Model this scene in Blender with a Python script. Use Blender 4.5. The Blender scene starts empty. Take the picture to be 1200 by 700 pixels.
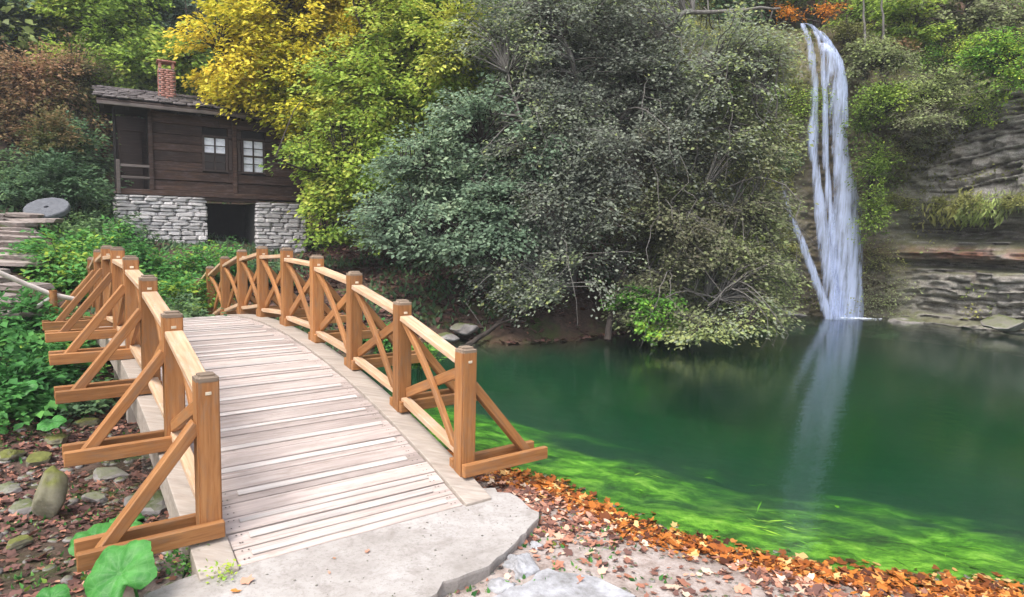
import bpy, bmesh, math, random
import numpy as np
from mathutils import Vector, Matrix, Quaternion

sc = bpy.context.scene
col = sc.collection
random.seed(7)
RNG = np.random.default_rng(11)

# ------------------------------------------------------------------ camera
F_PX, PITCH, ROLL, CAM_Z = 771.6, 0.1038, 0.0238, 2.15
cp, sp_, cr, sr = math.cos(PITCH), math.sin(PITCH), math.cos(ROLL), math.sin(ROLL)
FWD = Vector((0, cp, -sp_)); _up = Vector((0, sp_, cp)); _rt = Vector((1, 0, 0))
RIGHT = cr * _rt + sr * _up
UP = cr * _up - sr * _rt
cam_d = bpy.data.cameras.new('camera')
cam = bpy.data.objects.new('camera', cam_d)
col.objects.link(cam)
cam_d.sensor_width = 36
cam_d.lens = 36 * F_PX / 1200
cam_d.clip_start = 0.05
cam_d.clip_end = 600
M = Matrix((RIGHT, UP, -FWD)).transposed().to_4x4()
M.translation = Vector((0, 0, CAM_Z))
cam.matrix_world = M
sc.camera = cam

# ------------------------------------------------------------------ world, sun, exposure
SUN_EL, SUN_AZ = math.radians(58), math.radians(215)      # azimuth clockwise from +Y: behind the camera, to the left
world = bpy.data.worlds.new("World"); sc.world = world
world.use_nodes = True
wn = world.node_tree.nodes; wl = world.node_tree.links
sky = wn.new('ShaderNodeTexSky'); sky.sky_type = 'NISHITA'; sky.sun_disc = False
sky.sun_elevation = SUN_EL; sky.sun_rotation = SUN_AZ
sky.dust_density = 4.0; sky.air_density = 1.0; sky.ozone_density = 1.0
hsv = wn.new('ShaderNodeHueSaturation'); hsv.inputs['Saturation'].default_value = 0.55
wl.new(sky.outputs[0], hsv.inputs['Color'])
wl.new(hsv.outputs[0], wn['Background'].inputs['Color'])
wn['Background'].inputs['Strength'].default_value = 0.15
sun_d = bpy.data.lights.new('sun', 'SUN'); sun_d.energy = 0.95; sun_d.angle = math.radians(22)
sun_d.color = (1.0, 0.95, 0.88)
sun = bpy.data.objects.new('sun', sun_d); col.objects.link(sun)
sdir = Vector((math.sin(SUN_AZ) * math.cos(SUN_EL), math.cos(SUN_AZ) * math.cos(SUN_EL), math.sin(SUN_EL)))
sun.rotation_euler = sdir.to_track_quat('Z', 'Y').to_euler()
sc.view_settings.view_transform = 'Standard'
sc.view_settings.look = 'None'
sc.view_settings.gamma = 1.0
sc.view_settings.use_curve_mapping = False
sc.view_settings.exposure = 1.48
sc.cycles.use_denoising = True
sc.cycles.max_bounces = 8
sc.cycles.transparent_max_bounces = 12
sc.cycles.caustics_reflective = False
sc.cycles.caustics_refractive = False

# ------------------------------------------------------------------ helpers
def ray(px, py):
    return FWD + RIGHT * ((px - 600) / F_PX) - UP * ((py - 350) / F_PX)
def at(px, py, Y):
    """world point that shows at photo pixel (px, py) at depth Y in front of the camera"""
    d = ray(px, py)
    return Vector((0, 0, CAM_Z)) + d * (Y / d.y)
def atz(px, py, z):
    d = ray(px, py)
    return Vector((0, 0, CAM_Z)) + d * ((z - CAM_Z) / d.z)

def tag(o, label=None, cat=None, group=None, kind=None):
    if label: o['label'] = label
    if cat: o['category'] = cat
    if group: o['group'] = group
    if kind: o['kind'] = kind
    return o
def empty(name, loc=(0, 0, 0), rz=0.0):
    o = bpy.data.objects.new(name, None); col.objects.link(o)
    o.location = loc; o.rotation_euler = (0, 0, rz); o.empty_display_size = 0.2
    return o
def link(name, me, mat=None, parent=None, loc=None, rot=None):
    o = bpy.data.objects.new(name, me); col.objects.link(o)
    if mat and not me.materials: me.materials.append(mat)
    if parent: o.parent = parent
    if loc is not None: o.location = loc
    if rot is not None:
        if isinstance(rot, Quaternion):
            o.rotation_mode = 'QUATERNION'; o.rotation_quaternion = rot
        else: o.rotation_euler = rot
    return o
def mesh_np(name, V, Fq, attr=None, smooth=False, cols=None):
    """V (n,3); Fq (m,3) or (m,4); attr: per-vertex float 'tint'; cols: dict name -> (n,) floats"""
    V = np.asarray(V, np.float32); Fq = np.asarray(Fq, np.int32)
    me = bpy.data.meshes.new(name)
    k = Fq.shape[1]
    me.vertices.add(len(V)); me.vertices.foreach_set('co', V.ravel())
    me.loops.add(Fq.size); me.loops.foreach_set('vertex_index', Fq.ravel())
    me.polygons.add(len(Fq))
    me.polygons.foreach_set('loop_start', np.arange(0, Fq.size, k, dtype=np.int32))
    me.polygons.foreach_set('loop_total', np.full(len(Fq), k, np.int32))
    if smooth: me.polygons.foreach_set('use_smooth', np.ones(len(Fq), bool))
    me.update(calc_edges=True)
    d = dict(cols or {})
    if attr is not None: d['tint'] = attr
    for n, a in d.items():
        at_ = me.attributes.new(n, 'FLOAT', 'POINT')
        at_.data.foreach_set('value', np.asarray(a, np.float32))
    return me

def _hash(ix, iy, iz, seed):
    h = (ix.astype(np.int64) * 374761393 + iy.astype(np.int64) * 668265263 + iz.astype(np.int64) * 2147483647 + seed * 974634777)
    h = (h ^ (h >> 13)) * 1274126177
    h = h ^ (h >> 16)
    return (h & 0xffffff) / float(0xffffff)
def vnoise(P, seed=0):
    P = np.asarray(P, float); I = np.floor(P); f = P - I; f = f * f * (3 - 2 * f); I = I.astype(np.int64)
    r = 0
    for dx in (0, 1):
        for dy in (0, 1):
            for dz in (0, 1):
                w = (f[:, 0] if dx else 1 - f[:, 0]) * (f[:, 1] if dy else 1 - f[:, 1]) * (f[:, 2] if dz else 1 - f[:, 2])
                r = r + w * _hash(I[:, 0] + dx, I[:, 1] + dy, I[:, 2] + dz, seed)
    return r
def fbm(P, seed=0, octaves=4):
    P = np.asarray(P, float); a = 0.5; r = 0; s = 0
    for o in range(octaves):
        r = r + a * vnoise(P * (2 ** o), seed + o * 17); s += a; a *= 0.5
    return r / s
def sstep(a, b, x):
    t = np.clip((x - a) / (b - a), 0, 1); return t * t * (3 - 2 * t)

def beam_mesh(name, L, W, H, bev=0.006, centre=True):
    """box along X, bevelled"""
    bm = bmesh.new(); bmesh.ops.create_cube(bm, size=1.0)
    bmesh.ops.scale(bm, vec=(L, W, H), verts=bm.verts)
    if not centre: bmesh.ops.translate(bm, vec=(L / 2, 0, 0), verts=bm.verts)
    if bev: bmesh.ops.bevel(bm, geom=bm.edges[:], offset=bev, segments=1, profile=0.5, affect='EDGES')
    me = bpy.data.meshes.new(name); bm.to_mesh(me); bm.free(); return me
def beam_between(name, a, b, W, H, mat, parent, up=Vector((0, 0, 1)), bev=0.005, cache={}):
    a = Vector(a); b = Vector(b); d = b - a; L = d.length
    key = (name, round(L, 2), W, H, mat.name)
    me = cache.get(key)
    if me is None:
        me = beam_mesh(name, L, W, H, bev); me.materials.append(mat); cache[key] = me
    x = d.normalized(); y = up.cross(x).normalized(); z = x.cross(y)
    R = Matrix((x, y, z)).transposed()
    return link(name, me, None, parent, (a + b) / 2, R.to_quaternion())

def tube_np(path, radii, sides=6, closed_end=True):
    path = np.asarray(path, float); n = len(path)
    t = np.gradient(path, axis=0); t /= np.linalg.norm(t, axis=1)[:, None] + 1e-9
    ref = np.array([0, 0, 1.0]) if abs(t[0, 2]) < .9 else np.array([1.0, 0, 0])
    a = np.cross(t, ref); a /= np.linalg.norm(a, axis=1)[:, None] + 1e-9
    b = np.cross(t, a)
    ang = np.arange(sides) * 2 * np.pi / sides
    V = path[:, None, :] + np.asarray(radii)[:, None, None] * (np.cos(ang)[None, :, None] * a[:, None, :] + np.sin(ang)[None, :, None] * b[:, None, :])
    V = V.reshape(-1, 3)
    i = np.arange(n - 1)[:, None] * sides; j = np.arange(sides)[None, :]; j2 = (j + 1) % sides
    Fq = np.stack([i + j, i + j2, i + sides + j2, i + sides + j], -1).reshape(-1, 4)
    return V, Fq
class Acc:
    def __init__(s): s.V = []; s.F = []; s.n = 0; s.A = []
    def add(s, V, Fq, a=0.0):
        s.V.append(V); s.F.append(np.asarray(Fq) + s.n); s.n += len(V)
        s.A.append(np.full(len(V), a) if np.isscalar(a) else a)
    def mesh(s, name, smooth=True):
        return mesh_np(name, np.concatenate(s.V), np.concatenate(s.F), np.concatenate(s.A), smooth)

# ------------------------------------------------------------------ materials
def mat_new(name):
    m = bpy.data.materials.new(name); m.use_nodes = True
    nt = m.node_tree; b = nt.nodes['Principled BSDF']
    b.inputs['Specular IOR Level'].default_value = 0.3
    return m, nt, b
def N(nt, t, **kw):
    n = nt.nodes.new(t)
    for k, v in kw.items():
        if k in n.inputs: n.inputs[k].default_value = v
        else: setattr(n, k, v)
    return n
def ramp(nt, stops, fac=None, interp='LINEAR'):
    r = nt.nodes.new('ShaderNodeValToRGB'); e = r.color_ramp.elements; r.color_ramp.interpolation = interp
    while len(e) < len(stops): e.new(0.5)
    for i, (p, c) in enumerate(stops):
        e[i].position = p; e[i].color = (*c, 1) if len(c) == 3 else c
    if fac is not None: nt.links.new(fac, r.inputs['Fac'])
    return r
def coords(nt, scale=(1, 1, 1), kind='Object', rnd=False):
    tc = nt.nodes.new('ShaderNodeTexCoord'); mp = nt.nodes.new('ShaderNodeMapping')
    mp.inputs['Scale'].default_value = scale
    nt.links.new(tc.outputs[kind], mp.inputs['Vector'])
    if rnd:
        oi = nt.nodes.new('ShaderNodeObjectInfo'); mu = nt.nodes.new('ShaderNodeVectorMath'); mu.operation = 'SCALE'
        cb = nt.nodes.new('ShaderNodeCombineXYZ')
        for k in range(3): nt.links.new(oi.outputs['Random'], cb.inputs[k])
        nt.links.new(cb.outputs[0], mu.inputs[0]); mu.inputs['Scale'].default_value = 37.0
        nt.links.new(mu.outputs[0], mp.inputs['Location'])
    return mp.outputs[0]
def noise(nt, vec, scale=5, detail=4, rough=0.55, dist=0.0):
    n = nt.nodes.new('ShaderNodeTexNoise')
    n.inputs['Scale'].default_value = scale; n.inputs['Detail'].default_value = detail
    n.inputs['Roughness'].default_value = rough; n.inputs['Distortion'].default_value = dist
    if vec is not None: nt.links.new(vec, n.inputs['Vector'])
    return n.outputs['Fac']
def mix(nt, fac, a, b, blend='MIX'):
    m = nt.nodes.new('ShaderNodeMix'); m.data_type = 'RGBA'; m.blend_type = blend
    for s, v in ((m.inputs[0], fac), (m.inputs[6], a), (m.inputs[7], b)):
        if hasattr(v, 'is_output'): nt.links.new(v, s)
        elif isinstance(v, (int, float)): s.default_value = v
        else: s.default_value = (*v, 1)
    return m.outputs[2]
def maprange(nt, v, a, b, c=0.0, d=1.0):
    m = nt.nodes.new('ShaderNodeMapRange')
    for k, x in zip((1, 2, 3, 4), (a, b, c, d)): m.inputs[k].default_value = x
    nt.links.new(v, m.inputs[0]); return m.outputs[0]
def attr(nt, name):
    a = nt.nodes.new('ShaderNodeAttribute'); a.attribute_name = name; return a.outputs['Fac']
def bump(nt, b, h, strength=0.3, dist=0.01):
    n = nt.nodes.new('ShaderNodeBump'); n.inputs['Strength'].default_value = strength; n.inputs['Distance'].default_value = dist
    nt.links.new(h, n.inputs['Height']); nt.links.new(n.outputs[0], b.inputs['Normal'])
def wood(name, c1, c2, c3, rough=0.6, grain=(3, 45, 45), vary=0.25, weather=None, bs=0.25):
    m, nt, b = mat_new(name)
    v = coords(nt, grain, rnd=True); n1 = noise(nt, v, 1.0, 6, 0.6, 0.6)
    r = ramp(nt, [(0.25, c1), (0.5, c2), (0.78, c3)], n1)
    v2 = coords(nt, (1.2, 5, 5), rnd=True); n2 = noise(nt, v2, 1.6, 3)
    c = mix(nt, maprange(nt, n2, 0.35, 0.7, 0.0, 0.55), r.outputs[0], tuple(x * 0.62 for x in c2))
    if weather:
        v3 = coords(nt, (2, 9, 9), rnd=True); n3 = noise(nt, v3, 2.3, 5, 0.7)
        c = mix(nt, maprange(nt, n3, 0.5, 0.7, 0, 0.8), c, weather)
    oi = nt.nodes.new('ShaderNodeObjectInfo')
    h = nt.nodes.new('ShaderNodeHueSaturation')
    nt.links.new(maprange(nt, oi.outputs['Random'], 0, 1, 1 - vary, 1 + vary), h.inputs['Value']); nt.links.new(c, h.inputs['Color'])
    nt.links.new(h.outputs[0], b.inputs['Base Color']); b.inputs['Roughness'].default_value = rough
    bump(nt, b, n1, bs, 0.004)
    return m
MAT = {}
MAT['orange_wood'] = wood('orange_wood', (0.20, 0.080, 0.028), (0.35, 0.155, 0.054), (0.45, 0.23, 0.092), 0.55, vary=0.20, weather=(0.24, 0.145, 0.085))
MAT['rail_wood'] = wood('rail_wood', (0.42, 0.24, 0.13), (0.56, 0.37, 0.23), (0.66, 0.48, 0.33), 0.55, vary=0.08, weather=(0.52, 0.44, 0.37))
MAT['post_cap'] = wood('post_cap', (0.15, 0.10, 0.07), (0.25, 0.19, 0.14), (0.36, 0.29, 0.22), 0.8, vary=0.12)
MAT['deck_wood'] = wood('deck_wood', (0.31, 0.245, 0.22), (0.47, 0.395, 0.36), (0.57, 0.50, 0.465), 0.6, (1.5, 38, 38), vary=0.20, weather=(0.30, 0.25, 0.215), bs=0.5)
MAT['batten_wood'] = wood('batten_wood', (0.38, 0.33, 0.30), (0.54, 0.49, 0.46), (0.66, 0.62, 0.59), 0.5, (1.5, 40, 40), vary=0.2, weather=(0.46, 0.40, 0.36))
MAT['curb_wood'] = wood('curb_wood', (0.24, 0.20, 0.17), (0.38, 0.33, 0.285), (0.50, 0.445, 0.395), 0.65, (1.2, 26, 26), vary=0.06, weather=(0.36, 0.30, 0.25))
MAT['old_board'] = wood('old_board', (0.016, 0.009, 0.007), (0.050, 0.027, 0.019), (0.13, 0.068, 0.040), 0.75, (2, 30, 30), vary=0.35, weather=(0.10, 0.075, 0.075))
MAT['grey_wood'] = wood('grey_wood', (0.07, 0.055, 0.05), (0.14, 0.115, 0.105), (0.22, 0.19, 0.175), 0.8, (2, 30, 30), vary=0.25)
MAT['frame_wood'] = wood('frame_wood', (0.03, 0.02, 0.018), (0.06, 0.04, 0.034), (0.09, 0.065, 0.055), 0.7, vary=0.2)
def simple(name, c1, c2, scale=6, rough=0.8, bs=0.4, bd=0.01, c3=None, rnd=True, vary=0.2, kind='Object'):
    m, nt, b = mat_new(name)
    v = coords(nt, (1, 1, 1), kind, rnd=rnd); n1 = noise(nt, v, scale, 7, 0.62)
    st = [(0.3, c1), (0.68, c2)] if c3 is None else [(0.28, c1), (0.5, c2), (0.72, c3)]
    r = ramp(nt, st, n1)
    oi = nt.nodes.new('ShaderNodeObjectInfo'); h = nt.nodes.new('ShaderNodeHueSaturation')
    nt.links.new(maprange(nt, oi.outputs['Random'], 0, 1, 1 - vary, 1 + vary), h.inputs['Value']); nt.links.new(r.outputs[0], h.inputs['Color'])
    nt.links.new(h.outputs[0], b.inputs['Base Color']); b.inputs['Roughness'].default_value = rough
    n2 = noise(nt, v, scale * 5, 6, 0.65)
    bump(nt, b, n2, bs, bd)
    return m
MAT['masonry'] = simple('masonry', (0.30, 0.28, 0.28), (0.54, 0.515, 0.51), 5, c3=(0.68, 0.66, 0.65), vary=0.22)
MAT['mortar'] = simple('mortar', (0.13, 0.12, 0.11), (0.24, 0.225, 0.21), 12)
MAT['brick'] = simple('brick', (0.30, 0.12, 0.09), (0.42, 0.20, 0.16), 14, c3=(0.48, 0.30, 0.25), vary=0.2)
MAT['slate'] = simple('slate', (0.045, 0.04, 0.042), (0.11, 0.095, 0.095), 9, c3=(0.19, 0.17, 0.165), vary=0.4)
MAT['dark'] = simple('dark', (0.012, 0.01, 0.009), (0.02, 0.017, 0.015), 4)
MAT['step_stone'] = simple('step_stone', (0.12, 0.098, 0.085), (0.24, 0.20, 0.18), 6, c3=(0.36, 0.315, 0.29), vary=0.25)
MAT['millstone'] = simple('millstone', (0.075, 0.08, 0.09), (0.13, 0.135, 0.15), 12, bs=0.5)
MAT['white_pole'] = simple('white_pole', (0.45, 0.40, 0.36), (0.62, 0.57, 0.52), 9)
MAT['peg'] = simple('peg', (0.55, 0.47, 0.34), (0.70, 0.62, 0.48), 40)
# window panes, bright sky reflection painted into the base colour
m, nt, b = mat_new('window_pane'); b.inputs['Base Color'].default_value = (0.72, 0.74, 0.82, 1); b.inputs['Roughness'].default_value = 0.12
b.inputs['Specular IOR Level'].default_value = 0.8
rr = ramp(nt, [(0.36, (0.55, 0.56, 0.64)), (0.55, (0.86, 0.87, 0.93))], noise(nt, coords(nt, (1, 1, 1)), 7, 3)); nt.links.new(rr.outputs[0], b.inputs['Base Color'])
MAT['pane_painted_sky'] = m
m, nt, b = mat_new('window_pane_dark'); b.inputs['Base Color'].default_value = (0.03, 0.02, 0.018, 1); b.inputs['Roughness'].default_value = 0.15
MAT['pane_dark'] = m
# concrete
m, nt, b = mat_new('concrete')
v = coords(nt, (1, 1, 1)); n1 = noise(nt, v, 2.2, 8, 0.65); n2 = noise(nt, v, 45, 6, 0.7)
r1 = ramp(nt, [(0.3, (0.26, 0.235, 0.215)), (0.5, (0.37, 0.345, 0.325)), (0.7, (0.45, 0.43, 0.415))], n1)
c = mix(nt, maprange(nt, n2, 0.5, 0.72, 0, 0.7), r1.outputs[0], (0.20, 0.18, 0.16))
c = mix(nt, maprange(nt, noise(nt, v, 4.5, 6, .7, 1.0), .5, .66, 0, .5), c, (0.20, 0.175, 0.155))
nt.links.new(c, b.inputs['Base Color']); b.inputs['Roughness'].default_value = 0.85; bump(nt, b, n2, 0.35, 0.006)
MAT['concrete'] = m
m, nt, b = mat_new('pale_rock')
v = coords(nt, (1, 1, 1)); n1 = noise(nt, v, 6, 8, 0.7); n2 = noise(nt, v, 28, 6, 0.7)
r1 = ramp(nt, [(0.32, (0.17, 0.165, 0.16)), (0.5, (0.34, 0.34, 0.355)), (0.7, (0.52, 0.53, 0.57))], n1)
nt.links.new(r1.outputs[0], b.inputs['Base Color']); b.inputs['Roughness'].default_value = 0.85; bump(nt, b, n2, 0.6, 0.012)
MAT['pale_rock'] = m
def rock_mat(name, stops, moss, amt=(0.35, 0.75)):
    m, nt, b = mat_new(name)
    v = coords(nt, (1, 1, 1), rnd=True); n1 = noise(nt, v, 4, 8, 0.65); n2 = noise(nt, v, 22, 6, 0.7)
    r1 = ramp(nt, stops, n1)
    g = nt.nodes.new('ShaderNodeNewGeometry'); sx = nt.nodes.new('ShaderNodeSeparateXYZ'); nt.links.new(g.outputs['Normal'], sx.inputs[0])
    ad = nt.nodes.new('ShaderNodeMath'); ad.operation = 'ADD'; nt.links.new(sx.outputs[2], ad.inputs[0]); nt.links.new(n1, ad.inputs[1])
    mo = ramp(nt, [(0.3, tuple(x * 0.5 for x in moss)), (0.7, moss)], n2)
    c = mix(nt, maprange(nt, ad.outputs[0], amt[0] + 0.4, amt[1] + 0.5), r1.outputs[0], mo.outputs[0])
    nt.links.new(c, b.inputs['Base Color']); b.inputs['Roughness'].default_value = 0.9; bump(nt, b, n2, 0.6, 0.012)
    return m
MAT['mossy_rock'] = rock_mat('mossy_rock', [(0.3, (0.10, 0.09, 0.065)), (0.5, (0.19, 0.18, 0.12)), (0.7, (0.30, 0.28, 0.23))], (0.16, 0.17, 0.045))
MAT['grey_rock'] = rock_mat('grey_rock', [(0.3, (0.13, 0.12, 0.11)), (0.5, (0.24, 0.22, 0.21)), (0.7, (0.38, 0.36, 0.35))], (0.13, 0.15, 0.06), (0.7, 1.0))
# leaves
def leaf_mat(name, stops, trans=0.35, rough=0.55):
    m, nt, b = mat_new(name)
    r = ramp(nt, stops, attr(nt, 'tint'))
    nt.links.new(r.outputs[0], b.inputs['Base Color']); b.inputs['Roughness'].default_value = rough; b.inputs['Specular IOR Level'].default_value = 0.12
    tr = nt.nodes.new('ShaderNodeBsdfTranslucent'); nt.links.new(r.outputs[0], tr.inputs['Color'])
    ms = nt.nodes.new('ShaderNodeMixShader'); ms.inputs[0].default_value = trans
    nt.links.new(b.outputs[0], ms.inputs[1]); nt.links.new(tr.outputs[0], ms.inputs[2])
    nt.links.new(ms.outputs[0], nt.nodes['Material Output'].inputs['Surface'])
    return m
LM = {
 'yellow': leaf_mat('leaf_yellow', [(0, (0.16, 0.22, 0.03)), (0.3, (0.38, 0.42, 0.04)), (0.6, (0.66, 0.60, 0.06)), (1, (0.84, 0.66, 0.08))]),
 'lime': leaf_mat('leaf_lime', [(0, (0.088, 0.154, 0.033)), (0.35, (0.220, 0.341, 0.055)), (0.65, (0.396, 0.528, 0.088)), (1, (0.56, 0.56, 0.11))]),
 'grey': leaf_mat('leaf_grey', [(0, (0.123, 0.134, 0.112)), (0.35, (0.224, 0.252, 0.202)), (0.62, (0.336, 0.370, 0.291)), (0.82, (0.314, 0.403, 0.179)), (1, (0.470, 0.515, 0.202))], 0.45),
 'teal': leaf_mat('leaf_teal', [(0, (0.092, 0.138, 0.092)), (0.4, (0.172, 0.253, 0.167)), (0.7, (0.253, 0.356, 0.230)), (1, (0.391, 0.483, 0.299))], 0.4, 0.5),
 'olive': leaf_mat('leaf_olive', [(0, (0.138, 0.127, 0.086)), (0.4, (0.241, 0.253, 0.149)), (0.7, (0.310, 0.368, 0.172)), (1, (0.437, 0.529, 0.184))], 0.45),
 'bright': leaf_mat('leaf_bright', [(0, (0.06, 0.16, 0.03)), (0.4, (0.13, 0.32, 0.05)), (0.7, (0.24, 0.46, 0.07)), (1, (0.45, 0.55, 0.07))]),
 'nettle': leaf_mat('leaf_nettle', [(0, (0.03, 0.11, 0.03)), (0.4, (0.07, 0.22, 0.055)), (0.7, (0.13, 0.34, 0.08)), (1, (0.36, 0.46, 0.06))]),
 'rust': leaf_mat('leaf_rust', [(0, (0.09, 0.12, 0.04)), (0.35, (0.19, 0.17, 0.07)), (0.65, (0.34, 0.22, 0.11)), (1, (0.48, 0.28, 0.17))]),
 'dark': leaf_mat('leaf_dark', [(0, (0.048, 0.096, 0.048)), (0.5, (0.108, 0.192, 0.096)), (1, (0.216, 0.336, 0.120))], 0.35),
 'moss': leaf_mat('leaf_moss', [(0, (0.08, 0.075, 0.03)), (0.5, (0.20, 0.22, 0.07)), (1, (0.42, 0.42, 0.14))]),
 'fallen': leaf_mat('leaf_fallen', [(0, (0.07, 0.04, 0.035)), (0.3, (0.17, 0.09, 0.075)), (0.6, (0.38, 0.17, 0.11)), (0.82, (0.60, 0.34, 0.24)), (1, (0.70, 0.55, 0.42))], 0.1, 0.6),
 'shore': leaf_mat('leaf_shore', [(0, (0.08, 0.03, 0.018)), (0.35, (0.30, 0.09, 0.022)), (0.7, (0.56, 0.20, 0.04)), (1, (0.70, 0.48, 0.20))], 0.1, 0.35),
 'orange': leaf_mat('leaf_orange', [(0, (0.30, 0.16, 0.03)), (0.5, (0.62, 0.22, 0.03)), (1, (0.75, 0.40, 0.05))]),
 'algae': leaf_mat('leaf_algae', [(0, (0.03, 0.11, 0.01)), (0.5, (0.12, 0.34, 0.02)), (1, (0.40, 0.66, 0.07))], 0.2, 0.5),
}
m, nt, b = mat_new('bark'); v = coords(nt, (1, 1, 0.25)); n1 = noise(nt, v, 14, 6, 0.65)
r1 = ramp(nt, [(0.3, (0.018, 0.014, 0.012)), (0.7, (0.075, 0.06, 0.052))], n1); nt.links.new(r1.outputs[0], b.inputs['Base Color'])
b.inputs['Roughness'].default_value = 0.9; bump(nt, b, n1, 0.7, 0.02); MAT['bark'] = m
m, nt, b = mat_new('grey_bark'); v = coords(nt, (1, 1, 0.25)); n1 = noise(nt, v, 14, 6, 0.65)
r1 = ramp(nt, [(0.3, (0.08, 0.072, 0.065)), (0.7, (0.20, 0.19, 0.175))], n1); nt.links.new(r1.outputs[0], b.inputs['Base Color'])
b.inputs['Roughness'].default_value = 0.9; bump(nt, b, n1, 0.7, 0.02); MAT['grey_bark'] = m

# ------------------------------------------------------------------ terrain
POOL = np.array([(-2.1, 8.2), (-1.1, 6.6), (0.04, 5.55), (0.33, 5.38), (0.70, 4.89), (1.02, 4.55), (1.48, 4.26), (1.96, 4.03), (2.45, 3.92), (2.93, 3.84), (4.2, 3.55),
    (6, 3.3), (9, 3.0), (12.5, 3.4), (16.2, 5), (17, 9), (16.2, 13), (14.2, 16.4), (12.5, 18.3), (11.4, 18.9), (9.6, 19.6), (8.0, 19.4), (6.3, 18.4), (4.9, 17.2), (2.93, 14.2),
    (1.4, 12.95), (0.0, 12.3), (-0.96, 12.6), (-2.2, 11.9), (-2.6, 10.3)])
def pool_dist(X, Y):
    """signed distance to the shoreline, positive on land"""
    P = np.stack([X, Y], -1); best = np.full(X.shape, 1e9); inside = np.zeros(X.shape, bool)
    for i in range(len(POOL)):
        a = POOL[i]; b_ = POOL[(i + 1) % len(POOL)]; ab = b_ - a
        t = np.clip(((P - a) @ ab) / (ab @ ab), 0, 1)
        d = np.linalg.norm(P - a - t[..., None] * ab, axis=-1); best = np.minimum(best, d)
        c = ((a[1] > Y) != (b_[1] > Y)) & (X < (b_[0] - a[0]) * (Y - a[1]) / (b_[1] - a[1] + 1e-12) + a[0])
        inside ^= c
    return np.where(inside, -best, best)
def near_dist(X, Y):
    P = np.stack([X, Y], -1); best = np.full(X.shape, 1e9)
    for i in range(0, 14):
        a = POOL[i]; ab = POOL[i + 1] - a; t = np.clip(((P - a) @ ab) / (ab @ ab), 0, 1); best = np.minimum(best, np.linalg.norm(P - a - t[..., None] * ab, axis=-1))
    return best
CT = np.array([(0, 0, .15), (-2, 1.5, .18), (2, 0, .2), (-.5, 3.0, .05), (1, 3.0, .10), (2.5, 2.5, .12), (5, 1.5, .25), (10, 0, .5), (-1.9, 3.3, .07), (-.1, 4.6, .06), (0.35, 4.5, .06),
    (-3, 3.6, .02), (-3.3, 4.7, -.02), (-4.1, 6.2, -.05), (-5.2, 6.1, .10), (-2.6, 6.0, -.05), (-3.8, 8.2, -.05), (-5, 10, 0.05), (-6, 5, .18), (-8, 6, .9), (-6.6, 8.5, .85), (-6.2, 9.5, .8),
    (-7.5, 10, 1.35), (-9, 12, 1.95), (-9.9, 14, 1.95), (-8, 13, 1.4), (-6.7, 12.5, .75), (-6.5, 14.5, 1.1), (-8.2, 15.0, 1.6), (-7.2, 17, 1.7), (-5.5, 20, 1.5), (-9.5, 15.4, 1.8), (-11, 15.5, 2.4), (-11.5, 17.5, 2.6),
    (-8.5, 13.8, 1.4), (-8.3, 18.5, 1.8), (-6.5, 22.5, 3), (-9, 22, 4), (-4.5, 14, .6), (-3, 15, 1.0), (-3, 18, 2.0), (-1, 14.0, .8), (1.5, 14.8, 1.0), (2.6, 16, 1.3), (4, 19, 3.5),
    (-12, 23, 7), (-6, 26, 11), (0, 21, 4.6), (0, 26, 12), (-12, 30, 19), (0, 32, 21), (8, 32, 21), (-16, 20, 8), (-14, 13, 4.2), (-20, 5, 6), (-12, 3, 2), (-20, -10, 5), (-28, 20, 18), (-28, 34, 32), (-12, 40, 32),
    (6, 21, 6), (8.6, 21.5, 7.3), (8.2, 26, 12.5), (11.5, 21.5, 9), (14, 19.5, 10), (17, 15, 10), (19, 10, 11), (18, 4, 8), (20, 16, 15), (16, 24, 17), (24, 6, 17), (25, 25, 27), (28, -8, 10), (0, -12, .6), (12, -12, 2.5),
    (20, 40, 36), (0, 44, 36), (34, 34, 36), (40, 10, 20), (-40, 0, 16), (-40, 44, 40), (44, 50, 44), (0, 56, 42), (-20, 56, 42), (25, 56, 44)], float)
def _phi(r): return r
_D = np.linalg.norm(CT[:, None, :2] - CT[None, :, :2], axis=-1)
_A = np.zeros((len(CT) + 3, len(CT) + 3)); _A[:len(CT), :len(CT)] = _phi(_D) - 0.02 * np.eye(len(CT))
_Pm = np.column_stack([np.ones(len(CT)), CT[:, :2]]); _A[:len(CT), len(CT):] = _Pm; _A[len(CT):, :len(CT)] = _Pm.T
_W = np.linalg.solve(_A, np.concatenate([CT[:, 2], np.zeros(3)]))
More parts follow.
